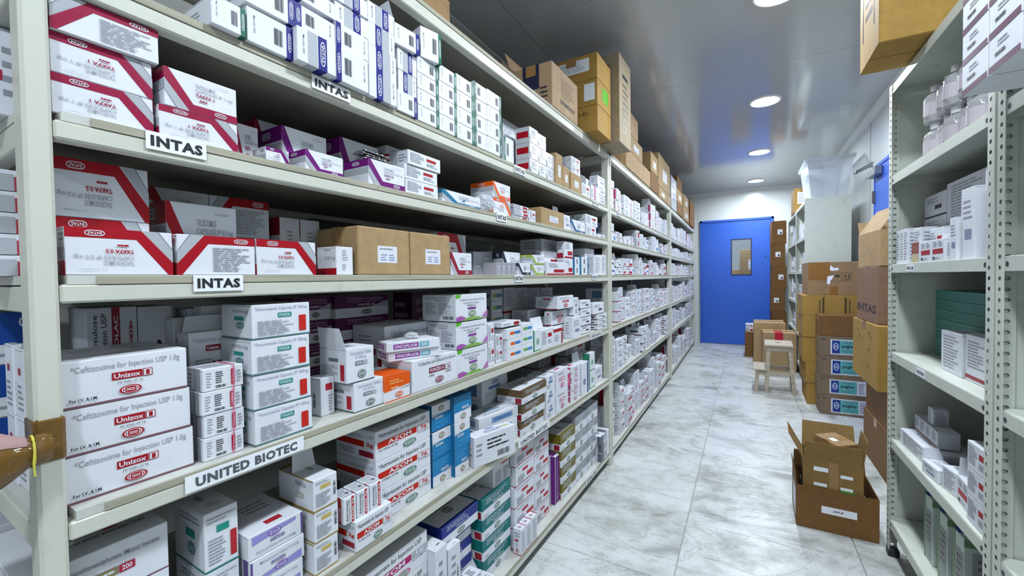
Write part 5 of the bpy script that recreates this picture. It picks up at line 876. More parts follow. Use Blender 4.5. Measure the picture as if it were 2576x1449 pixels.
# ------------------------------------------------------------------ left storage racks
ZL = dict(A=1.974, B=1.63, C=1.424, D=1.2, E=.871, F=.546, G=.079)
class Frame:
    def __init__(s, p, q):
        s.p = Vector(p); dv = Vector(q) - s.p; s.len = dv.length; s.e = dv.normalized(); s.n = Vector((-s.e.y, s.e.x)); s.rz = math.atan2(s.e.y, s.e.x)
    def at(s, a, t, z): v = s.p + s.e * a + s.n * t; return (v.x, v.y, z)
B1 = Frame((-.81, .194), (-.747, 2.614)); B2 = Frame((-.747, 2.614), (-.745, 5.085)); B3 = Frame((-.745, 5.085), (-.765, 7.87))
def left_rack(fr, label, first, last, signs):
    rk = thing('storage_rack', label, 'rack', fr.at(0, 0, 0), fr.rz); L = fr.len; D = .49; pw = .028
    # local: x along the rack, y into it
    x_in0 = 0 if first else pw + .0135; x_in1 = L - pw; x_out0 = -pw if first else .0135
    for x in (x_out0, L - pw):
        for y in (0, D - .045):
            p = MB(); p.box(x + .0004, x + pw - .0004, y, y + .045, 0, 1.974, CREAM, .004); p.obj('post', rk)
    for k, z in ZL.items():
        bh = .034 if k == 'A' else .026
        f = MB(); f.box(x_in0 + .0005, x_in1 - .0005, .002, .030, z - bh, z, CREAM, .003); f.obj('front_beam', rk)
        f = MB(); f.box(x_in0, x_in1, D - .030, D - .002, z - bh, z, CREAM, .003); f.obj('back_beam', rk)
        for x in (x_out0 + .003, L - pw + .003):
            f = MB(); f.box(x, x + pw - .006, .0455, D - .0455, z - bh - .012, z - .002, CREAM, .002); f.obj('side_beam', rk)
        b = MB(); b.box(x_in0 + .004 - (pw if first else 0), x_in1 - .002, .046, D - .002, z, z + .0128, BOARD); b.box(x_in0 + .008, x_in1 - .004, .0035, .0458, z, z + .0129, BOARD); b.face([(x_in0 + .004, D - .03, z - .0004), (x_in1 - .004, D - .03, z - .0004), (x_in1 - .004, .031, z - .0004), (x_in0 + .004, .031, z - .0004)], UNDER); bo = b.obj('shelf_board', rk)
        e = MB(); rr = random.Random(int(z * 1000))
        xs = x_in0 + (.038 if first else .01); x = xs
        while x < x_in1 - .01:
            x2 = min(x_in1 - .006, x + rr.uniform(.5, .9)); e.box(x, x2 - .0015, .0012, .0035, z + .0002, z + .0126 - rr.uniform(0, .0012), EDGE); x = x2
        e.obj('edge_band', bo)
    for k, a, b, txt in signs:
        z = ZL[k]; sg = MB(); hh = .028; z0 = z - .020 if k in 'BE' else z - .015
        sg.box(a, b, -.0012, -.0002, z0, z0 + hh, PAPER); s = sg.obj('shelf_sign', rk)
        l = MB(); vs, fs, asp = text2d(txt, True, True); m = (b - a) * .07; v0 = z0 + hh * .19; v1 = z0 + hh * .80
        l.raw([(a + m + x * (b - a - 2 * m), -.0016, v0 + y * (v1 - v0)) for x, y in vs], fs, ink((.03, .03, .035) if txt != 'UNITED BIOTEC' else (.10, .11, .13))); l.obj('lettering', s)
    return rk
left_rack(B1, 'near cream steel storage rack with medicine cartons on seven shelves', True, False, [('B', .381, .478, 'INTAS'), ('C', .098, .180, 'INTAS'), ('D', .155, .233, 'INTAS'), ('E', .134, .342, 'UNITED BIOTEC'), ('B', 1.229, 1.316, 'INTAS'), ('C', 1.098, 1.165, 'INTAS'), ('D', 1.22, 1.287, 'INTAS'), ('B', 2.11, 2.206, 'INTAS'), ('D', 2.085, 2.165, 'INTAS'), ('E', 2.044, 2.248, 'UNITED BIOTEC'), ('F', 1.228, 1.51, 'UNITED BIOTEC'), ('G', 1.96, 2.133, 'ZORG LIFE')])
left_rack(B2, 'middle cream steel storage rack beyond the second post', False, False, [('B', .18, .28, 'INTAS')])
left_rack(B3, 'far cream steel storage rack ending near the blue door', False, True, [])
for des, label, s, t, z, w_, d_, h_, rot, cat, o in ROWS:
    carton(des, label, B1.at(s, t, z + .0004), B1.rz + math.radians(rot), w_, d_, h_ - .0008, cat, bool(o.get('flip')), o.get('flap'))
# things lying on the near rack
def blister(label, s, t, z, rz):
    t0 = thing('blister_strip', label, 'blister strip', B1.at(s, t, z), B1.rz + rz, 'blister strips on the purple carton'); FO = mat((.65, .66, .68), .16, .95, 'foil')
    m = MB(); m.box(-.045, .045, -.018, .018, 0, .0012, FO, .0004); m.obj('foil_sheet', t0)
    for i in range(5):
        for j in range(2):
            c = MB(); x, y = -.036 + i * .018, -.009 + j * .018; c.lathe([(.0068, .0012), (.0066, .0032), (.005, .0046), (.0025, .0052), (0.0001, .0054)], FO, 10, (x, y)); c.obj('pocket', t0, True)
r9 = [r for r in ROWS if 'with silver blister strips' in r[1]][0]
for i, wd in enumerate(('lowest', 'second', 'third', 'fourth', 'topmost')): blister('silver blister strip, %s on the purple carton' % wd, r9[2] - .012 + .008 * (i % 3), r9[3] + .004 * (i % 2), r9[4] + r9[7] + .0006 + i * .0062, math.radians((-4, 5, -2, 6, 1)[i]))
def crumple(name, label, loc, sx, sy, sz, seed, m, cat='plastic bag', amp=.35, sub=4):
    bm = bmesh.new(); bmesh.ops.create_icosphere(bm, subdivisions=sub, radius=1); rr = random.Random(seed); from mathutils import noise as nz
    for v in bm.verts:
        k = 1 + amp * nz.noise(v.co * 2.3 + Vector((seed, 0, 0))) + amp * .55 * nz.noise(v.co * 6 + Vector((0, seed, 0))) + amp * .3 * nz.noise(v.co * 14)
        c = v.co * k; v.co = Vector((c.x * sx, c.y * sy, max(-.55, c.z) * sz))
    zmin = min(v.co.z for v in bm.verts)
    for v in bm.verts: v.co.z -= zmin
    me = bpy.data.meshes.new(name); bm.to_mesh(me); bm.free(); me.materials.append(m); o = link(name, me); o.location = loc; return tag(o, label, cat)
FILM = mat((.85, .89, .95), .06, 0, 'film', 'clear film', alpha=.45); 
crumple('plastic_bag', 'crumpled clear plastic film beside the orange chevron cartons', B1.at(1.055, .03, 1.4395), .040, .03, .036, 3, FILM)
crumple('plastic_bag', 'dark crumpled film behind the teal chevron carton', B1.at(.95, .21, 1.4395), .085, .045, .035, 9, mat((.25, .26, .28), .12, 0, 'film', 'grey film', alpha=.6))
rO = [r for r in ROWS if r[0] == 'onco'][-1]
crumple('plastic_bag', 'scrap of clear film on the flat purple labelled packs', B1.at(rO[2] + .015, rO[3], rO[4] + rO[7] + .001), .022, .014, .010, 5, mat((.85, .88, .93), .1, 0, 'film', 'clear film scrap', alpha=.5), 'plastic film')
def rubber_band():
    rs = [r for r in ROWS if r[0] == 'unizs']; x = rs[0][2] + .018; y0 = min(r[3] - r[6] / 2 for r in rs) - .0018; y1 = max(r[3] + r[6] / 2 for r in rs) + .0018; z0 = rs[0][4] - .0; z1 = rs[-1][4] + rs[-1][7] + .0012
    m = MB(); m.tube([B1.at(x, y1, z1), B1.at(x, y0, z1), B1.at(x - .002, y0, (z0 + z1) / 2), B1.at(x - .004, y0, z0 + .002)], .0011, mat((.7, .12, .25), .4), 6); o = m.obj('rubber_band'); tag(o, 'pink rubber band around the four small vial packs', 'rubber band')
rubber_band()
def bundle():
    t = thing('taped_bundle', 'brown tape wrapped bundle tied to the left post with yellow string', 'bundle', B1.at(-.014, -.012, .995), B1.rz)
    BT = mat((.16, .085, .02), .14, 0, 'film', 'brown plastic', alpha=1.0, ns=22)
    from mathutils import noise as nz
    prof = [(.0150, .000), (.0185, .005), (.0195, .012), (.0175, .017), (.0195, .022), (.025, .030), (.031, .040), (.036, .055), (.039, .075), (.041, .10), (.041, .13), (.038, .16), (.030, .19), (.014, .212), (.002, .22)]
    vs = []; fs = []; n = 44
    for i, (r, L) in enumerate(prof):
        for j in range(n):
            a = 2 * math.pi * j / n; k = 1 + .09 * nz.noise(Vector((L * 35, math.cos(a) * 2.5, math.sin(a) * 2.5))) + .07 * nz.noise(Vector((L * 14, math.cos(a) * 9, math.sin(a) * 9)))
            vs.append((-.004 - L, -.012 + r * .62 * k * math.cos(a), -.004 + r * k * math.sin(a) - L * .10))
    for i in range(len(prof) - 1):
        for j in range(n): fs.append((i * n + j, (i + 1) * n + j, (i + 1) * n + (j + 1) % n, i * n + (j + 1) % n))
    m = MB(); m.raw(vs, fs, BT); m.obj('bag', t, True)
    w = MB(); w.box(-.0152, .0150, .0100, .0590, -.033, .028, BT, .004); w.obj('tape_wrap', t)
    c = MB(); ci = [j for j in range(n) if vs[8 * n + j][2] > -.004 + .5 * .039 - .0075 and True]; ci = list(range(7, 18))
    c.raw([(p[0], p[1] - .0006, p[2] + .0012) for p in vs[4 * n:13 * n]], [(i * n + j, (i + 1) * n + j, (i + 1) * n + j + 1, i * n + j + 1) for i in range(8) for j in ci], mat((.42, .26, .25), .7, 0, 'card')); c.obj('cloth', t, True)
    c = MB(); c.raw([(p[0], p[1] - .0006, p[2] + .0008) for p in vs[7 * n:13 * n]], [(i * n + j, (i + 1) * n + j, (i + 1) * n + j + 1, i * n + j + 1) for i in range(5) for j in (18, 19)], mat((.5, .14, .02), .7, 0, 'card')); c.obj('orange_strip', t, True)
    y = MB(); y.tube([(-.021, -.012 + .0135 * math.cos(a), -.006 + .0205 * math.sin(a)) for a in [2 * math.pi * q / 20 for q in range(21)]], .0013, mat((.62, .58, .08), .6), 6); y.tube([(-.021, -.0255, .0), (-.0225, -.026, -.018), (-.0215, -.025, -.034)], .0011, mat((.62, .58, .08), .6), 6); y.obj('string', t)
bundle()
# ------------------------------------------------------------------ middle and far rack: filled shelves
DESC = {'redw': 'white carton with red patch', 'lines': 'white carton with fine print', 'plainlab': 'white carton with grey label', 'darkst': 'white carton with black foot', 'blulab2': 'white carton with blue oval', 'redlab': 'white carton with red oval', 'tealst': 'white carton with teal ends', 'redst': 'white carton with red stripes', 'bluor': 'white carton with orange label', 'greylab': 'white carton with grey oval', 'pinklab': 'white carton with pink label', 'slim': 'grey and white carton', 'redline': 'white carton with red line', 'navst': 'white carton with navy stripe', 'redbar': 'white carton with red bar', 'magst': 'white carton with magenta bars', 'blulab': 'pale blue labelled carton', 'navy': 'navy blue carton'}
ORDW = ['one', 'two', 'three', 'four', 'five', 'six', 'seven', 'eight', 'nine', 'ten', 'eleven', 'twelve', 'thirteen', 'fourteen', 'fifteen', 'sixteen', 'seventeen', 'eighteen', 'nineteen', 'twenty', 'twenty-one', 'twenty-two', 'twenty-three', 'twenty-four', 'twenty-five']
ROWW = {1: ['alone in'], 2: ['lower of', 'upper of'], 3: ['bottom of', 'middle of', 'top of'], 4: ['bottom of', 'third of', 'second of', 'top of'], 5: ['bottom of', 'fourth of', 'middle of', 'second of', 'top of']}
SHW = dict(B='top', C='second', D='third', E='fourth', F='fifth', G='bottom')
NFAR = [0]; STUFF = []
def fill(fr, key, rack, seed, wr, mix, fillr, x0=.06, x1=None, col0=0):
    rr = random.Random(seed); z0 = ZL[key] + .0135; nxt = dict(B='A', C='B', D='C', E='D', F='E', G='F')[key]; clear = ZL[nxt] - .05 - z0
    x = x0; x1 = x1 or fr.len - .045; ci = col0
    while x < x1 - wr[0] * .6:
        w_ = min(rr.uniform(*wr), x1 - x); des = rr.choice(mix); H = clear * rr.uniform(*fillr); hb = rr.uniform(.045, .085) if clear > .18 else rr.uniform(.04, .07)
        n = max(1, min(4, round(H / hb))); hb = min(hb, clear / n); t = rr.uniform(.006, .05); d_ = rr.uniform(.09, .16); w_ = round(w_, 2); hb = round(hb, 2) if round(hb, 2) * n <= clear else math.floor(hb * 100) / 100; d_ = round(d_, 2)
        for i in range(n):
            j = rr.uniform(-.004, .004); lab = '%s, %s column %s, %s shelf, %s rack' % (DESC[des], ROWW[n][i], ORDW[ci], SHW[key], rack)
            if NFAR[0] >= 300: STUFF.append((des, fr.at(x + w_ / 2, t + d_ / 2 + abs(j), z0 + i * hb + .0004), fr.rz + math.radians(rr.uniform(-2, 2)), w_ - .010, d_, hb - .0008)); continue
            NFAR[0] += 1
            carton(des, lab, fr.at(x + w_ / 2 + (j if n > 1 else 0), t + d_ / 2 + abs(j), z0 + i * hb + .0004), fr.rz + math.radians(rr.uniform(-7, 7) if i == n - 1 and w_ < .16 else rr.uniform(-1.5, 1.5)), w_ - .014, d_, hb - .0008, 'box', False, rr.choice((None, None, 'top', 'left')) if i == n - 1 and clear - n * hb > .04 else None, 'cartons on the %s shelf of the %s rack' % (SHW[key], rack), 'small_carton')
        x += w_ + rr.choice((.0, .004, .02, .05) if fillr[0] < .6 else (0, .004, .01)); ci += 1
MIXA = ['plainlab', 'lines', 'redlab', 'pinklab', 'magst', 'plainlab']; MIXB = ['slim', 'lines', 'blulab', 'plainlab', 'redline', 'greylab']; MIXC = ['redst', 'darkst', 'navst', 'redw', 'lines', 'bluor', 'plainlab']; MIXD = ['redlab', 'redline', 'redw', 'darkst', 'plainlab', 'blulab2']; MIXE = ['redw', 'lines', 'plainlab', 'darkst', 'greylab']; MIXF = ['redbar', 'redw', 'lines', 'redline']
PLAN = (('B', MIXA, (.35, .9)), ('C', MIXB, (.5, 1.0)), ('D', MIXC, (.35, .8)), ('E', MIXD, (.5, .95)), ('F', MIXE, (.3, .85)), ('G', MIXF, (.3, .75)))
for i, (k, mx, fr_) in enumerate(PLAN): fill(B2, k, 'middle', 10 + i, (.10, .19), mx, fr_)
print('middle rack cartons', NFAR[0])
for i, (k, mx, fr_) in enumerate(PLAN[::-1]): fill(B3, k, 'far', 40 + i, (.16, .30), mx + ['navst', 'redst'] if k in 'FG' else mx, (fr_[0], 1.0))
print('far rack stuff', len(STUFF))
def far_stuff():      # the smallest cartons, deep in the far rack, past the first 300
    big = MB()
    for des, loc, rz, w_, d_, h_ in STUFF:
        me = carton_parts(des, w_, d_, h_, False); M = Matrix.Translation(loc) @ Matrix.Rotation(rz, 4, 'Z')
        for mesh in me.values():
            vs = [tuple(M @ v.co) for v in mesh.vertices]; i0 = len(big.v); big.v += vs
            for p in mesh.polygons: big.f.append(tuple(i0 + q for q in p.vertices)); big.m.append(big.mi(mesh.materials[p.material_index]))
    o = big.obj('small_cartons'); tag(o, 'many small white cartons crowding the upper shelves of the far rack', 'boxes'); o['kind'] = 'stuff'
if STUFF: far_stuff()
# cartons on top of the middle and far racks
ZT = ZL['A'] + .0135
def topbox(des, label, y0, y1, z0, z1, x=-.74, d=.32): carton(des, label, (x - d / 2, (y0 + y1) / 2, z0 + .0005), math.radians(90), y1 - y0, d, z1 - z0 - .001, 'carton')
for a in (('kraftl', 'long tan carton under two cartons at the near end of the middle rack top', 3.02, 3.88, ZT, 2.13), ('kraftlab', 'tan carton with large white label, second layer on the middle rack top', 3.10, 3.56, 2.13, 2.26), ('kraftl', 'topmost tan carton at the near end of the middle rack top', 2.98, 3.40, 2.26, 2.42),
          ('kraftd', 'brown carton lying low in the middle of the middle rack top', 3.90, 4.28, ZT, 2.16), ('kraftlab', 'small brown carton with white label, upper one mid rack top', 3.92, 4.25, 2.16, 2.33),
          ('kraftlab', 'pale carton with white label below the big brown carton', 4.32, 4.78, ZT, 2.10), ('kraftl', 'narrow carton under the big brown carton beside the label carton', 4.80, 5.06, ZT, 2.10), ('kraftlab', 'big brown carton with white label at the far end of the middle rack top', 4.30, 5.00, 2.10, 2.42),
          ('film', 'tall film wrapped silver pack on top of the rack junction', 5.10, 5.52, ZT, 2.36),
          ('kraftd', 'dark brown carton, bottom of three on the far rack top', 5.56, 6.10, ZT, 2.14), ('kraftlab', 'brown carton with label, middle of three on the far rack top', 5.56, 6.08, 2.14, 2.30), ('kraftd', 'dark brown carton, top of three on the far rack top', 5.58, 6.04, 2.30, 2.46),
          ('kraftlab', 'tan carton with label, lower of two on the far rack top', 6.20, 6.80, ZT, 2.16), ('kraftlab', 'tan carton with label, upper of two on the far rack top', 6.22, 6.78, 2.16, 2.34),
          ('kraftd', 'brown carton, bottom of three at the end of the far rack top', 6.95, 7.60, ZT, 2.12), ('kraftd', 'brown carton, middle of three at the end of the far rack top', 6.97, 7.60, 2.12, 2.25), ('kraftd', 'brown carton, top of three at the end of the far rack top', 6.95, 7.58, 2.25, 2.38)): topbox(*a)
# ------------------------------------------------------------------ slotted angle shelving on the right
ZR = [1.975, 1.60, 1.236, .87, .505, .16]
def slotted(rk, x, y, sx, sy, z1):
    """L angle post with punched slots; flanges run towards sx, sy from the corner (x, y)"""
    mb = MB(); fw, pitch, hr = .034, .026, .0062
    def flange(org, du, nrm):
        n = int(z1 / pitch); cu = fw * .55
        def P3(u, z, e): return (org[0] + du[0] * u + nrm[0] * e, org[1] + du[1] * u + nrm[1] * e, z)
        for e, s in ((0, 1), (-.0018, -1)):
            for i in range(n):
                z0 = i * pitch; zc = z0 + pitch / 2; sq = [(0, z0), (fw, z0), (fw, z0 + pitch), (0, z0 + pitch)]
                oc = [(cu + hr * math.cos(math.radians(a)), zc + hr * .9 * math.sin(math.radians(a))) for a in (225, 270, 315, 0, 45, 90, 135, 180)]
                for q in ((sq[0], sq[1], oc[2], oc[1], oc[0]), (sq[1], sq[2], oc[4], oc[3], oc[2]), (sq[2], sq[3], oc[6], oc[5], oc[4]), (sq[3], sq[0], oc[0], oc[7], oc[6])):
                    mb.face([P3(u, z, e) for u, z in (q if s > 0 else q[::-1])], PALE)
        mb.face([P3(fw, 0, 0), P3(fw, 0, -.0018), P3(fw, n * pitch, -.0018), P3(fw, n * pitch, 0)], PALE)
    flange((x, y), (0, sy), (-sx, 0)); flange((x, y), (sx, 0), (0, -sy))
    mb.obj('post', rk)
def right_rack(label, y0, y1, x0, x1, panels=(False, True)):
    rk = thing('shelving_unit', label, 'shelving unit', (x0, y0, 0)); w_, L = x1 - x0, y1 - y0
    for x, sx in ((0, 1), (w_, -1)):
        for y, sy in ((0, 1), (L, -1)): slotted(rk, x, y, sx, sy, 1.985)
    for i, z in enumerate(ZR):
        m = MB(); m.box(.003, w_ - .003, .004, L - .004, z - .003, z, PALE); m.box(.0022, .0052, .004, L - .004, z - .036, z, PALE, .001); m.box(w_ - .0052, w_ - .0022, .004, L - .004, z - .036, z, PALE)
        for y in (.0045, L - .0065): m.box(.006, w_ - .006, y, y + .002, z - .036, z - .003, PALE)
        for y in (.045, L - .045): m.tube([(.0022, y, z - .019), (.0016, y, z - .019)], .0065, BLACK, 8)
        m.obj('shelf', rk)
    for on, y in zip(panels, (-.0012, L + .0055)):
        if on: m = MB(); m.box(.003, w_ - .003, y, y + .0008, .05, 1.98, PALE); m.obj('side_panel', rk)
    for x in (0, w_ - .034):
        for y in (0, L - .034): m = MB(); m.box(x - .002, x + .036, y - .002, y + .036, 0, .03, BLACK, .003); m.obj('foot_cap', rk)
    return rk
RX0, RX1 = .53, .965
rk = right_rack('pale slotted angle shelving unit beside the open floor carton', 1.468, 2.325, RX0, RX1)
for nm, y, z, wd in (('a', 2.06, 1.2, 'MICRO LABS'), ('b', 1.95, .834, 'TABLETS INDIA')):
    s = MB(); s.box(RX0 + .001 - .0 - RX0, .0018, y - .04 - 1.468, y + .04 - 1.468, z + .004, z + .030, PAPER); so = s.obj('shelf_sign', rk)
    l = MB(); vs, fs, _q = text2d(wd, True); l.raw([(.0007, (y - 1.468) + .034 - q * .068, z + .011 + v * .012) for q, v in vs], fs, BLACK); l.obj('lettering', so)
right_rack('pale slotted angle shelving unit at the right frame edge', .60, 1.455, RX0, RX1)
rk = right_rack('far slotted shelving unit with plain end panel under the clear tub', 5.31, 6.19, .545, .925)
m = MB(); m.box(-.002, .382, -.006, -.002, .05, 1.985, mat((.62, .66, .60), .4, 0, 'paint', 'scuffed panel'), .001); m.obj('end_panel', rk)
right_rack('farthest slotted shelving unit beside the brown carton tower', 6.20, 7.27, .545, .925)
RZ = math.radians(-90)
def rbox(des, label, y0, y1, x0, d, z0, h, rot=0, flip=False, flap=None, cat='box'): return carton(des, label, (x0 + d / 2, (y0 + y1) / 2, z0 + .0006), RZ + math.radians(rot), y1 - y0, d, h - .001, cat, flip, flap)
# third shelf of the near unit
z = ZR[2]
for i in range(3): rbox('lines', 'white tall carton, %s of three at the far post of the right unit' % ('nearest', 'middle', 'farthest')[i], 2.148 + i * .045, 2.190 + i * .045, .545, .05, z, .135)
rbox('lines', 'wide white text carton behind the cream and brown pack', 2.058, 2.140, .560, .045, z, .130); rbox('redw', 'white text carton with red patch behind the red bar packs', 1.925, 2.050, .580, .05, z, .118)
rbox('choc', 'small brown and cream pack on the right unit', 2.000, 2.072, .538, .018, z, .072)
rbox('redbar', 'small pack with red bar, left of the banded pair', 1.890, 1.985, .538, .035, z, .070); rbox('redbar', 'small pack with red bar, right of the banded pair', 1.785, 1.882, .538, .035, z, .070)
for i in range(2): rbox('plainlab', 'white pack behind the red bar pair, %s' % ('far one', 'near one')[i], (1.85, 1.775)[i], (1.92, 1.845)[i], .578, .045, z, .088)
for i in range(3): rbox('darkst', 'dark sided white carton, %s of three at the back of the right unit' % ('bottom', 'middle', 'top')[i], 2.09, 2.30, .635, .12, z + i * .088, .088)
for i in range(2): rbox('lines', 'large grey white carton, %s of two at the back of the right unit' % ('lower', 'upper')[i], 1.79, 2.085, .635, .20, z + i * .14, .14)
rbox('plainlab', 'slim white carton before the tall bluish carton', 1.705, 1.75, .540, .05, z, .125); rbox('plainlab', 'tall bluish white carton near the slotted post', 1.62, 1.70, .548, .06, z, .20)
rbox('lines', 'narrow white carton against the near slotted post', 1.52, 1.61, .565, .09, z, .24)
# fourth shelf
z = ZR[3]
for i in range(7): rbox('teal', 'teal flat carton, %s in the teal stack' % ('lowest', 'second lowest', 'third from below', 'middle one', 'third from above', 'second highest', 'topmost')[i], 1.84, 2.28, .665, .20, z + i * .037, .037)
rbox('lines', 'white text carton with blue foot before the teal stack', 1.80, 1.955, .585, .07, z, .135); rbox('redline', 'white text carton with red line before the teal stack', 1.655, 1.79, .590, .08, z, .14)
rbox('plainlab', 'grey white carton behind the red line carton on the fourth shelf', 1.62, 1.835, .675, .10, z, .20)
# fifth shelf
z = ZR[4]
rbox('lines', 'white base carton under the red line packs on the right unit', 1.98, 2.26, .56, .13, z, .06, 2)
for i in range(4): rbox('redline', 'small pack with red line, number %s of four in a row' % ('one', 'two', 'three', 'four')[i], 2.205 - i * .058, 2.259 - i * .058, .60, .06, z + .0615, .062)
rbox('lines', 'single small pack on top of the red line packs', 2.11, 2.155, .61, .045, z + .124, .06)
rbox('plainlab', 'flat open white carton fallen forward on the fifth shelf', 1.86, 1.965, .545, .06, z, .045, 5, False, 'left'); rbox('lines', 'tipped white carton with raised lid on the fifth shelf', 1.765, 1.845, .56, .09, z, .075, 8, False, 'top')
rbox('redbar', 'open white carton with dark red bar on the fifth shelf', 1.655, 1.75, .56, .09, z, .08, -4, False, 'left')
for i in range(2):
    for j in range(3): rbox('foil', 'grey wrapped roll pack, %s row %s, back of the fifth shelf' % (('lower', 'upper')[i], ('one', 'two', 'three')[j]), 1.60 + j * .12, 1.715 + j * .12, .70, .12, z + i * .1, .1)
for i in range(3): rbox('redw', 'white carton, %s of three by the near post on the fifth shelf' % ('bottom', 'middle', 'top')[i], 1.515, 1.635, .545, .12, z + i * .075, .075)
# bottom shelf: thin framed packs standing upright
z = ZR[5]
for i, (y, lab) in enumerate(((1.985, 'farthest'), (1.86, 'middle'), (1.74, 'nearest'))): rbox('frame', 'tall green edged flat carton standing on the bottom shelf, %s' % lab, y, y + .075, .575, .30, z, .235)
# second shelf: bottles in film
z = ZR[1]; BOT = mat((.66, .65, .68), .08, 0, 'film', 'bottle film', alpha=.5)
def bottle_pack(label, x, y, z):
    t = thing('bottle', label, 'bottle', (x, y, z), 0, 'film wrapped bottles on the second shelf'); m = MB(); m.lathe([(.0, 0), (.034, 0), (.036, .004), (.036, .085), (.030, .098), (.016, .106), (.016, .112)], BOT, 20); m.obj('bottle_body', t, True)
    c = MB(); c.lathe([(.018, .110), (.018, .130), (.015, .133), (.0, .133)], mat((.7, .7, .72), .3), 16); c.obj('cap', t); l = MB(); l.lathe([(.0364, .025), (.0364, .07)], ink((.55, .5, .55)), 20); l.obj('label_wrap', t)
for i in range(5):
    for j in range(2): bottle_pack('film wrapped bottle, %s row number %s from the far post' % (('lower', 'upper')[j], ORDW[i]), .60 + .01 * (i % 2), 2.06 - i * .085, z + .001 + j * .134)
# purple striped stack overhanging the nearest unit
for c, (y0, y1) in enumerate(((1.238, 1.352), (1.118, 1.232))):
    for i in range(4): rbox('zina', 'white carton with plum stripe, %s of the %s column' % (('bottom', 'third', 'second', 'top')[i], ('far', 'near')[c]), y0, y1, .435, .24, ZR[1] + i * .068, .068)
rbox('zina', 'white carton with plum stripe behind the two columns at the frame edge', .98, 1.112, .47, .2, ZR[1], .14)
rbox('greened', 'white carton with green panel, upper one at the right frame edge', 1.12, 1.36, .62, .1, ZR[2] + .09, .09); rbox('redbar', 'white carton with red bar under the green panel carton', 1.12, 1.36, .61, .1, ZR[2] + .045, .045); rbox('redw', 'grey and white carton lowest at the right frame edge', 1.10, 1.34, .60, .12, ZR[2], .045)
# big yellow carton on top
carton('krafty', 'big yellow carton with black arrows overhanging the right shelving top', (.655, 2.015, 1.9865), 0, .51, .27, .52, 'carton')
def arrows():
    o = [q for q in COL.objects if q.get('label', '').startswith('big yellow carton')][0]; m = MB(); x = -.2556
    for y in (-.07, .085):
        for p in ([(x, y + .006, .10), (x, y - .006, .10), (x, y - .006, .34), (x, y + .006, .34)], [(x, y + .016, .34), (x, y - .016, .34), (x, y, .39)]): m.face(p, ink((.06, .05, .08)))
    for q in range(5): m.face([(x, .05, .16 + q * .05), (x, -.045, .16 + q * .05), (x, -.045, .18 + q * .05), (x, .05, .18 + q * .05)], ink((.1, .08, .06)))
    m.face([(.02, -.1356, .22), (.09, -.1356, .22), (.09, -.1356, .45), (.02, -.1356, .45)], ink((.03, .03, .05))); m.face([(.11, -.1356, .26), (.15, -.1356, .26), (.15, -.1356, .45), (.11, -.1356, .45)], ink((.05, .04, .05)))
    m.obj('printed_marks', o)
arrows()
# far units: white packs
def rfill(y0, y1, seed, unit):
    rr = random.Random(seed); SW = ('top', 'second', 'third', 'fourth', 'fifth')
    for si, z in enumerate(ZR[1:]):
        y = y0 + .05; ci = 0; clear = (.33 if si else .33)
        while y < y1 - .14:
            w_ = round(rr.uniform(.10, .17), 2); n = rr.choice((1, 2, 2, 3)); hb = rr.choice((.06, .07, .09)); des = rr.choice(['lines', 'plainlab', 'redw', 'darkst', 'lines'] if si < 4 else ['teal', 'lines'])
            for i in range(n): rbox(des, '%s, %s column %s, %s shelf, %s unit' % (dict(DESC, teal='teal carton')[des], ROWW[n][i], ORDW[ci], SW[si], unit), y, y + w_ - .008, .56 + rr.uniform(0, .03), .11, z + i * hb, hb, rr.uniform(-2, 2))
            y += w_ + rr.choice((0, .01, .06)); ci += 1
rfill(5.31, 6.19, 5, 'tub'); rfill(6.20, 7.27, 6, 'tower')
def tub():
    t = thing('storage_tub', 'clear plastic storage tub standing on the far shelving unit', 'tub', (.755, 5.62, ZR[0] + .001)); TM = mat((.70, .76, .84), .12, 0, 'tub', 'clear tub')
    m = MB(); b0, b1, h_ = (.150, .26), (.195, .30), .42; th = .003
    def ring(a, z, k=0): return [(-a[0] + k, -a[1] + k, z), (a[0] - k, -a[1] + k, z), (a[0] - k, a[1] - k, z), (-a[0] + k, a[1] - k, z)]
    o0, o1 = ring(b0, 0), ring(b1, h_); i0, i1 = ring(b0, th, th), ring(b1, h_, th)
    m.raw(o0 + o1, [(0, 1, 5, 4), (1, 2, 6, 5), (2, 3, 7, 6), (3, 0, 4, 7), (3, 2, 1, 0)], TM); m.raw(i0 + i1, [(4, 5, 1, 0), (5, 6, 2, 1), (6, 7, 3, 2), (7, 4, 0, 3), (0, 1, 2, 3)], TM); m.obj('tub_wall', t)
    r = MB(); e = .016
    for x0, x1, y0, y1 in ((-b1[0] - e, b1[0] + e, -b1[1] - e, -b1[1] + .002), (-b1[0] - e, b1[0] + e, b1[1] - .002, b1[1] + e), (-b1[0] - e, -b1[0] + .002, -b1[1], b1[1]), (b1[0] - .002, b1[0] + e, -b1[1], b1[1])): r.box(x0, x1, y0, y1, h_ - .035, h_ + .004, TM, .003)
    r.obj('rim', t)
    for x in (-.07, .07):
        q = MB(); q.raw([(x * .8 - .004, -b0[1] - .001, .01), (x * .8 + .004, -b0[1] - .001, .01), (x + .004, -b1[1] - .001 + .004, h_ - .05), (x - .004, -b1[1] - .001 + .004, h_ - .05), (x * .8, -b0[1] - .007, .01), (x, -b1[1] - .003, h_ - .05)], [(0, 1, 4), (3, 5, 2), (0, 4, 5, 3), (4, 1, 2, 5)], TM); q.obj('rib', t)
    for z_ in (.06, .14): pass
tub()
carton('kraftyl', 'small brown carton behind the clear tub on the far shelving', (.62, 6.55, ZR[0] + .001), math.radians(90), .42, .16, .30, 'carton')
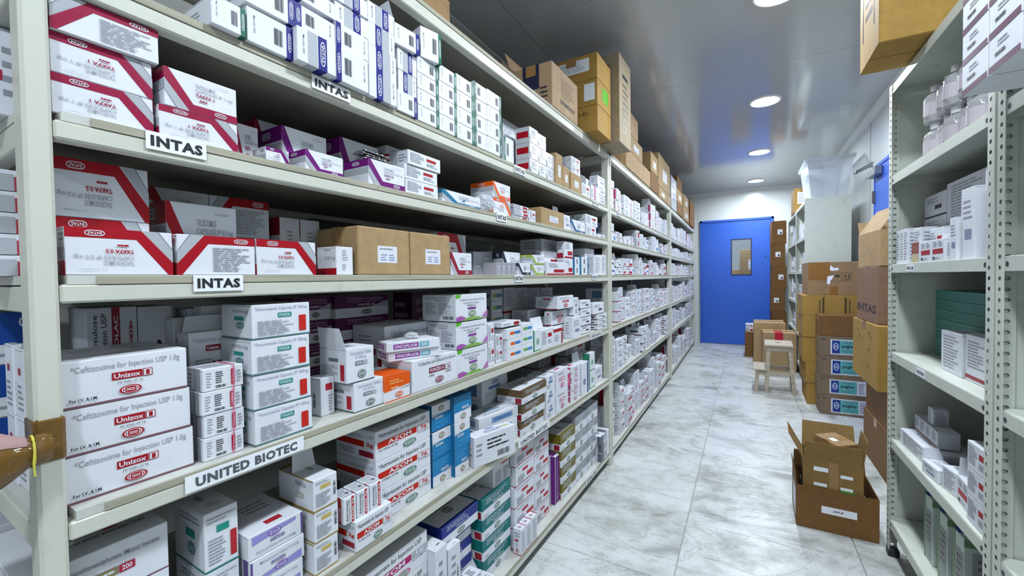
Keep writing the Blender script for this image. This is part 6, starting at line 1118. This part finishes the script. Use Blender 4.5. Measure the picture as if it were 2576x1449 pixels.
# ------------------------------------------------------------------ cartons on the floor along the right wall
zz = 0
for i, h_ in enumerate((.30, .334, .349, .341, .335, .345)):
    carton('kraftd', 'dark brown carton with white sticker, %s of the tower by the blue door' % ('bottom', 'fifth', 'fourth', 'third', 'second', 'top')[i], (.437 + (.0, .005, -.004, .004, -.003, .002)[i], 7.64, zz + .001), math.radians((0, 2, -1.5, 1, -1.8, 1.2)[i]), .186, .42, h_ - .001, 'carton')
    o = COL.objects[-1]; zz += h_
def stickers():
    n = 0
    for o in list(COL.objects):
        if 'of the tower by the blue door' in str(o.get('label', '')):
            x0 = (-.04, -.02, -.05, -.01, -.03, -.02)[n]; m = MB(); m.box(x0, x0 + .065, -.2112, -.2104, .14, .215, PAPER); s = m.obj('paper_label', o)
            l = MB(); l.face([(x0 + .032, -.2115, .15), (x0 + .055, -.2115, .15), (x0 + .055, -.2115, .175), (x0 + .032, -.2115, .175)], BLACK); l.obj('fine_print', s); n += 1
stickers()
carton('kraftd', 'small dark carton on the floor under the door handle side', (.055, 7.16, .001), 0, .12, .3, .36, 'carton')
carton('slim', 'grey pack lying on the small dark carton', (.055, 7.16, .362), 0, .10, .22, .05)
carton('redw', 'grey and red pack on top of the small dark carton', (.055, 7.16, .413), 0, .10, .20, .06)
carton('kraftl', 'tall tan carton on the floor behind the red taped carton', (.28, 6.68, .001), 0, .36, .44, .56, 'carton')
o = carton('kraftl', 'tan carton with red tape behind the wooden stool', (.365, 6.25, .001), math.radians(1), .35, .38, .48, 'carton')
m = MB(); RT = mat((.55, .02, .05), .2); m.box(-.05, .035, -.1915, .10, .4795, .4812, RT); m.box(-.05, .035, -.1915, -.1902, .30, .4812, RT); m.obj('red_tape', o)
def stool():
    t = thing('step_stool', 'pale wooden step stool standing in the aisle before the cartons', 'stool', (.265, 5.10, 0), math.radians(-2)); WD = mat((.50, .43, .34), .5, 0, 'wood', 'birch', sc=(3, 30, 30))
    def leg(x0, y0, x1, y1, z1, w=.036, th=.020):
        m = MB(); m.raw([(x0 - w / 2, y0, 0), (x0 + w / 2, y0, 0), (x1 + w / 2, y1, z1), (x1 - w / 2, y1, z1), (x0 - w / 2, y0 + th, 0), (x0 + w / 2, y0 + th, 0), (x1 + w / 2, y1 + th, z1), (x1 - w / 2, y1 + th, z1)], [(0, 1, 2, 3), (7, 6, 5, 4), (0, 4, 5, 1), (1, 5, 6, 2), (2, 6, 7, 3), (3, 7, 4, 0)], WD); m.obj('leg', t)
    for y in (-.18, .15):
        leg(.165, y, .125, y, .475); leg(-.045 if 0 else -.035, y, -.062, y, .475) if 0 else leg(-.07, y, -.055, y, .475)
        leg(-.165, y, -.150, y, .225)
    m = MB(); m.box(-.09, .155, -.20, .19, .476, .496, WD, .003); tp = m.obj('top_step', t)
    m = MB(); m.tube([(.03, -.0, .4958), (.03, -.0, .4966)], .022, mat((.12, .09, .06), .8), 12); m.obj('grip_hole', tp)
    m = MB(); m.box(-.195, -.068, -.20, .19, .226, .244, WD, .003); m.obj('lower_step', t)
    for y in (-.184, .168): m = MB(); m.box(-.07, .14, y + .002, y + .018, .43, .474, WD, .002); m.obj('apron', t)
    for y in (-.176, .160): m = MB(); m.box(-.15, .142, y + .0, y + .014, .185, .224, WD, .002); m.obj('side_rail', t)
    m = MB(); m.box(.128, .146, -.16, .15, .20, .235, WD, .002); m.obj('stretcher', t)
    SC = mat((.55, .5, .42), .3, .8)
    for x, z in ((-.055, .45), (.125, .45), (.14, .20), (-.15, .21)): m = MB(); m.tube([(x, -.1825, z), (x, -.186, z)], .007, SC, 10); m.obj('bolt', t)
stool()
def marks(o, x0, x1, y, z0, z1):   # printed handling symbols: glass, umbrella, arrows, in frames
    m = MB(); c = ink((.06, .045, .03)); n = 3; w_ = (x1 - x0) / n
    for i in range(n):
        a, b = x0 + i * w_ + w_ * .05, x0 + (i + 1) * w_ - w_ * .05; e = .0022; cx = (a + b) / 2; hz = z1 - z0
        for p in ((a, b, z0, z0 + e), (a, b, z1 - e, z1), (a, a + e, z0, z1), (b - e, b, z0, z1)): m.face([(p[0], y, p[2]), (p[1], y, p[2]), (p[1], y, p[3]), (p[0], y, p[3])], c)
        if i == 0: m.face([(cx - .014, y, z1 - hz * .2), (cx - .004, y, z0 + hz * .5), (cx + .004, y, z0 + hz * .5), (cx + .014, y, z1 - hz * .2)], c); m.face([(cx - .002, y, z0 + hz * .2), (cx + .002, y, z0 + hz * .2), (cx + .002, y, z0 + hz * .5), (cx - .002, y, z0 + hz * .5)], c)
        elif i == 1: m.face([(cx + .022 * math.cos(q * math.pi / 8), y, z0 + hz * .52 + .022 * math.sin(q * math.pi / 8)) for q in range(9)], c); m.face([(cx - .0015, y, z0 + hz * .2), (cx + .0015, y, z0 + hz * .2), (cx + .0015, y, z0 + hz * .55), (cx - .0015, y, z0 + hz * .55)], c)
        else:
            for s in (-.012, .012): m.face([(cx + s - .004, y, z0 + hz * .3), (cx + s + .004, y, z0 + hz * .3), (cx + s + .004, y, z0 + hz * .6), (cx + s - .004, y, z0 + hz * .6)], c); m.face([(cx + s - .009, y, z0 + hz * .6), (cx + s + .009, y, z0 + hz * .6), (cx + s, y, z0 + hz * .85)], c)
            m.face([(a + .008, y, z0 + hz * .18), (b - .008, y, z0 + hz * .18), (b - .008, y, z0 + hz * .24), (a + .008, y, z0 + hz * .24)], c)
    m.obj('printed_marks', o)
zz = 0
for i, (h_, x0, x1, rz) in enumerate(((.199, .50, .88, -1), (.193, .485, .88, 1), (.228, .47, .88, -1.2), (.196, .462, .875, .8), (.189, .46, .88, 0))):
    o = carton('krafty', 'yellow brown carton, %s of five under the tattered symbol carton' % ('bottom', 'fourth', 'middle', 'second', 'top')[i], ((x0 + x1) / 2, 4.90, zz + .001), math.radians(rz), x1 - x0, .46, h_ - .001, 'carton'); zz += h_
    if i == 4:
        m = MB()
        for x in (-.06, .10): m.face([(x, -.2306, .03), (x + .016, -.2306, .03), (x + .016, -.2306, .17), (x, -.2306, .17)], ink((.08, .055, .02)))
        for x in (-.085, .13): m.face([(x, -.2306, .03), (x + .012, -.2306, .03), (x + .012, -.2306, .15), (x, -.2306, .15)], ink((.14, .1, .04)))
        m.obj('printed_marks', o)
o = carton('kraftlab' if 0 else 'kraft', 'tattered brown carton with handling symbols below the white end panel', (.695, 4.92, zz + .001), math.radians(0), .38, .48, .30, 'carton'); marks(o, -.08, .13, -.2406, .125, .20)
m = MB(); m.box(-.19, -.03, -.2412, -.2404, .14, .30, mat((.27, .13, .04), .12)); m.box(-.03, .03, -.2412, -.2404, .0, .08, mat((.27, .13, .04), .12)); m.obj('tape_patch', o)
m = MB(); 
for q in ([(-.03, .235), (-.025, .27), (.0, .245), (.035, .245), (.03, .225), (-.02, .22)], [(-.05, .10), (-.048, .17), (.0, .18), (-.01, .15), (-.025, .13), (-.03, .10)]): m.face([(x, -.2416, z_) for x, z_ in q], PAPER)
m.obj('torn_paper', o)
zz = 0
for i, h_ in enumerate((.163, .162, .171, .172, .178)):
    carton('peglec' if i < 4 else 'kraftd', ('brown carton with teal label, %s of four' % ('bottom', 'third', 'second', 'top')[i]) if i < 4 else 'plain grey brown carton on top of the teal labelled cartons', (.73 + (.004, -.004, .003, 0, 0)[i], 4.515, zz + .001), math.radians((.6, -.8, .4, 0, -.5)[i]), .35, .23, h_ - .001, 'carton'); zz += h_
# leaning group before them
carton('kraftd', 'shaded brown carton on the floor behind the far slotted post', (.85, 3.32, .001), 0, .30, .58, .30, 'carton'); carton('kraftd', 'second shaded brown carton under the signed yellow carton', (.852, 3.32, .302), math.radians(-1), .29, .57, .22, 'carton')
o = carton('krafty', 'yellow brown carton with handwritten marks beside the teal labels', (.82, 3.38, .523), 0, .33, .62, .375, 'carton')
m = MB(); x = -.1656
for k in range(9):
    rr = random.Random(k); y, z_ = rr.uniform(-.2, .2), rr.uniform(.08, .32); m.face([(x, y, z_), (x, y - .03, z_ + rr.uniform(-.02, .02)), (x, y - .032, z_ + .008 + rr.uniform(-.01, .01)), (x, y, z_ + .007)], ink((.12, .07, .03)))
m.obj('handwriting', o)
o = carton('kraftrb', 'taped brown carton with tall black lettering beside the far slotted post', (.83, 3.37, .899), math.radians(2), .33, .44, .34, 'carton')
m = MB(); vs, fs, _q = text2d('INTAS', True); m.raw([(-.08 + y * .07 - .0, -.2212, .03 + x * .28) if 0 else (.06 - y * .09, -.2212, .03 + x * .28) for x, y in vs], fs, ink((.05, .03, .05))); m.obj('lettering', o); m = MB(); m.raw([(-.1662, .20 - x * .38, .06 + y * .05) for x, y in text2d('INTAS', True)[0]], fs, ink((.07, .045, .05))); m.obj('lettering', o)
def open_box(label, loc, rz, w_, d_, h_, c, flaps, name='open_carton', tilt=0):
    t = thing(name, label, 'carton', loc, rz); t.rotation_euler = (tilt, 0, rz); km = kraft(c); th = .004
    m = MB(); m.box(-w_ / 2, w_ / 2, -d_ / 2, d_ / 2, 0, th, km); m.box(-w_ / 2, w_ / 2, -d_ / 2, -d_ / 2 + th, th, h_, km); m.box(-w_ / 2, w_ / 2, d_ / 2 - th, d_ / 2, th, h_, km); m.box(-w_ / 2, -w_ / 2 + th, -d_ / 2 + th, d_ / 2 - th, th, h_, km); m.box(w_ / 2 - th, w_ / 2, -d_ / 2 + th, d_ / 2 - th, th, h_, km); m.obj('carton_body', t)
    for side, L, ang in flaps:
        f = MB(); a = math.radians(ang); ca, sa = math.cos(a) * L, math.sin(a) * L; e = .003
        if side in 'fb':
            s = -1 if side == 'f' else 1; y = s * d_ / 2; f.raw([(-w_ / 2 + .004, y, h_), (w_ / 2 - .004, y, h_), (w_ / 2 - .008, y + s * ca, h_ + sa), (-w_ / 2 + .008, y + s * ca, h_ + sa), (-w_ / 2 + .004, y - s * e, h_ + .001), (w_ / 2 - .004, y - s * e, h_ + .001), (w_ / 2 - .008, y + s * (ca - e), h_ + sa), (-w_ / 2 + .008, y + s * (ca - e), h_ + sa)], [(0, 1, 2, 3), (7, 6, 5, 4), (3, 2, 6, 7), (0, 3, 7, 4), (1, 5, 6, 2), (0, 4, 5, 1)], km)
        else:
            s = -1 if side == 'l' else 1; x = s * w_ / 2; f.raw([(x, -d_ / 2 + .004, h_), (x, d_ / 2 - .004, h_), (x + s * ca, d_ / 2 - .008, h_ + sa), (x + s * ca, -d_ / 2 + .008, h_ + sa), (x - s * e, -d_ / 2 + .004, h_ + .001), (x - s * e, d_ / 2 - .004, h_ + .001), (x + s * (ca - e), d_ / 2 - .008, h_ + sa), (x + s * (ca - e), -d_ / 2 + .008, h_ + sa)], [(0, 1, 2, 3), (7, 6, 5, 4), (3, 2, 6, 7), (0, 3, 7, 4), (1, 5, 6, 2), (0, 4, 5, 1)], km)
        f.obj('flap', t)
    return t
open_box('open brown carton with slanting lid on the black lettered carton', (.83, 3.36, 1.242), math.radians(3), .32, .42, .21, KRL, [('b', .10, 60), ('l', .17, 122)])
t = open_box('large brown open carton with white address strip on the floor', (.367, 2.50, .001), math.radians(-1), .305, .25, .195, KRD, [('l', .06, 85), ('b', .08, 78)])
m = MB(); m.box(-.055, .075, -.1262, -.1254, .085, .118, PAPER); s = m.obj('paper_label', t); l = MB(); vs, fs, _q = text2d('JAIPUR', True); l.raw([(-.012 + x * .04, -.1266, .095 + y * .012) for x, y in vs], fs, BLACK); l.obj('lettering', s)
m = MB(); m.box(-.1535, -.1527, -.09, .06, .03, .16, PAPER); m.obj('paper_label', t)
carton('plainlab', 'white packs bundle supporting the upper open carton inside the floor carton', (.367, 2.50, .0065), 0, .24, .20, .150)
t = open_box('smaller brown open carton with raised flaps inside the floor carton', (.357, 2.485, .158), math.radians(-3), .225, .19, .165, (.25, .145, .04), [('l', .125, 62), ('b', .125, 68), ('r', .12, 82), ('f', .085, 86)])
for x0, x1, z0, z1, c in ((-.07, -.015, .115, .135, None), (-.07, -.02, .045, .060, None), (.03, .075, .10, .115, None), (.03, .075, .045, .058, None), (.03, .082, .022, .044, (.10, .33, .06))):
    m = MB(); m.box(x0, x1, -.0962, -.0954, z0, z1, PAPER if c is None else ink(c)); m.obj('paper_label', t)
m = MB(); m.box(-.012, .022, -.0958, -.0951, 0, .165, TAPE); m.obj('packing_tape', t)
carton('plainlab', 'white pack standing inside the smaller open carton', (.30, 2.50, .1635), 0, .08, .1, .155)
o = carton('kraft', 'small tan carton tilted on the packs in the smaller open carton', (.375, 2.495, .322), math.radians(38), .115, .125, .085, 'carton', tilt=math.radians(6))
m = MB(); m.box(-.035, -.005, -.02, .01, .0855, .0862, PAPER); m.obj('paper_label', o)
carton('lines', 'white packs filling the right side of the smaller open carton', (.39, 2.50, .1635), 0, .10, .12, .15)
# cartons seen through the door pane
for i, (x, y, h_) in enumerate(((.12, YB + 1.0, .62), (.12, YB + 1.0, .55), (.12, YB + 1.0, .50))): carton('kraftlab', 'brown carton seen through the door pane, %s of three' % ('bottom', 'middle', 'top')[i], (x, y, (.001, .622, 1.173)[i]), 0, .42, .4, h_ - .001, 'carton')
carton('kraftl', 'pale carton tower seen through the left of the door pane', (-.22, YB + 1.5, .001), 0, .3, .4, 1.30, 'carton')
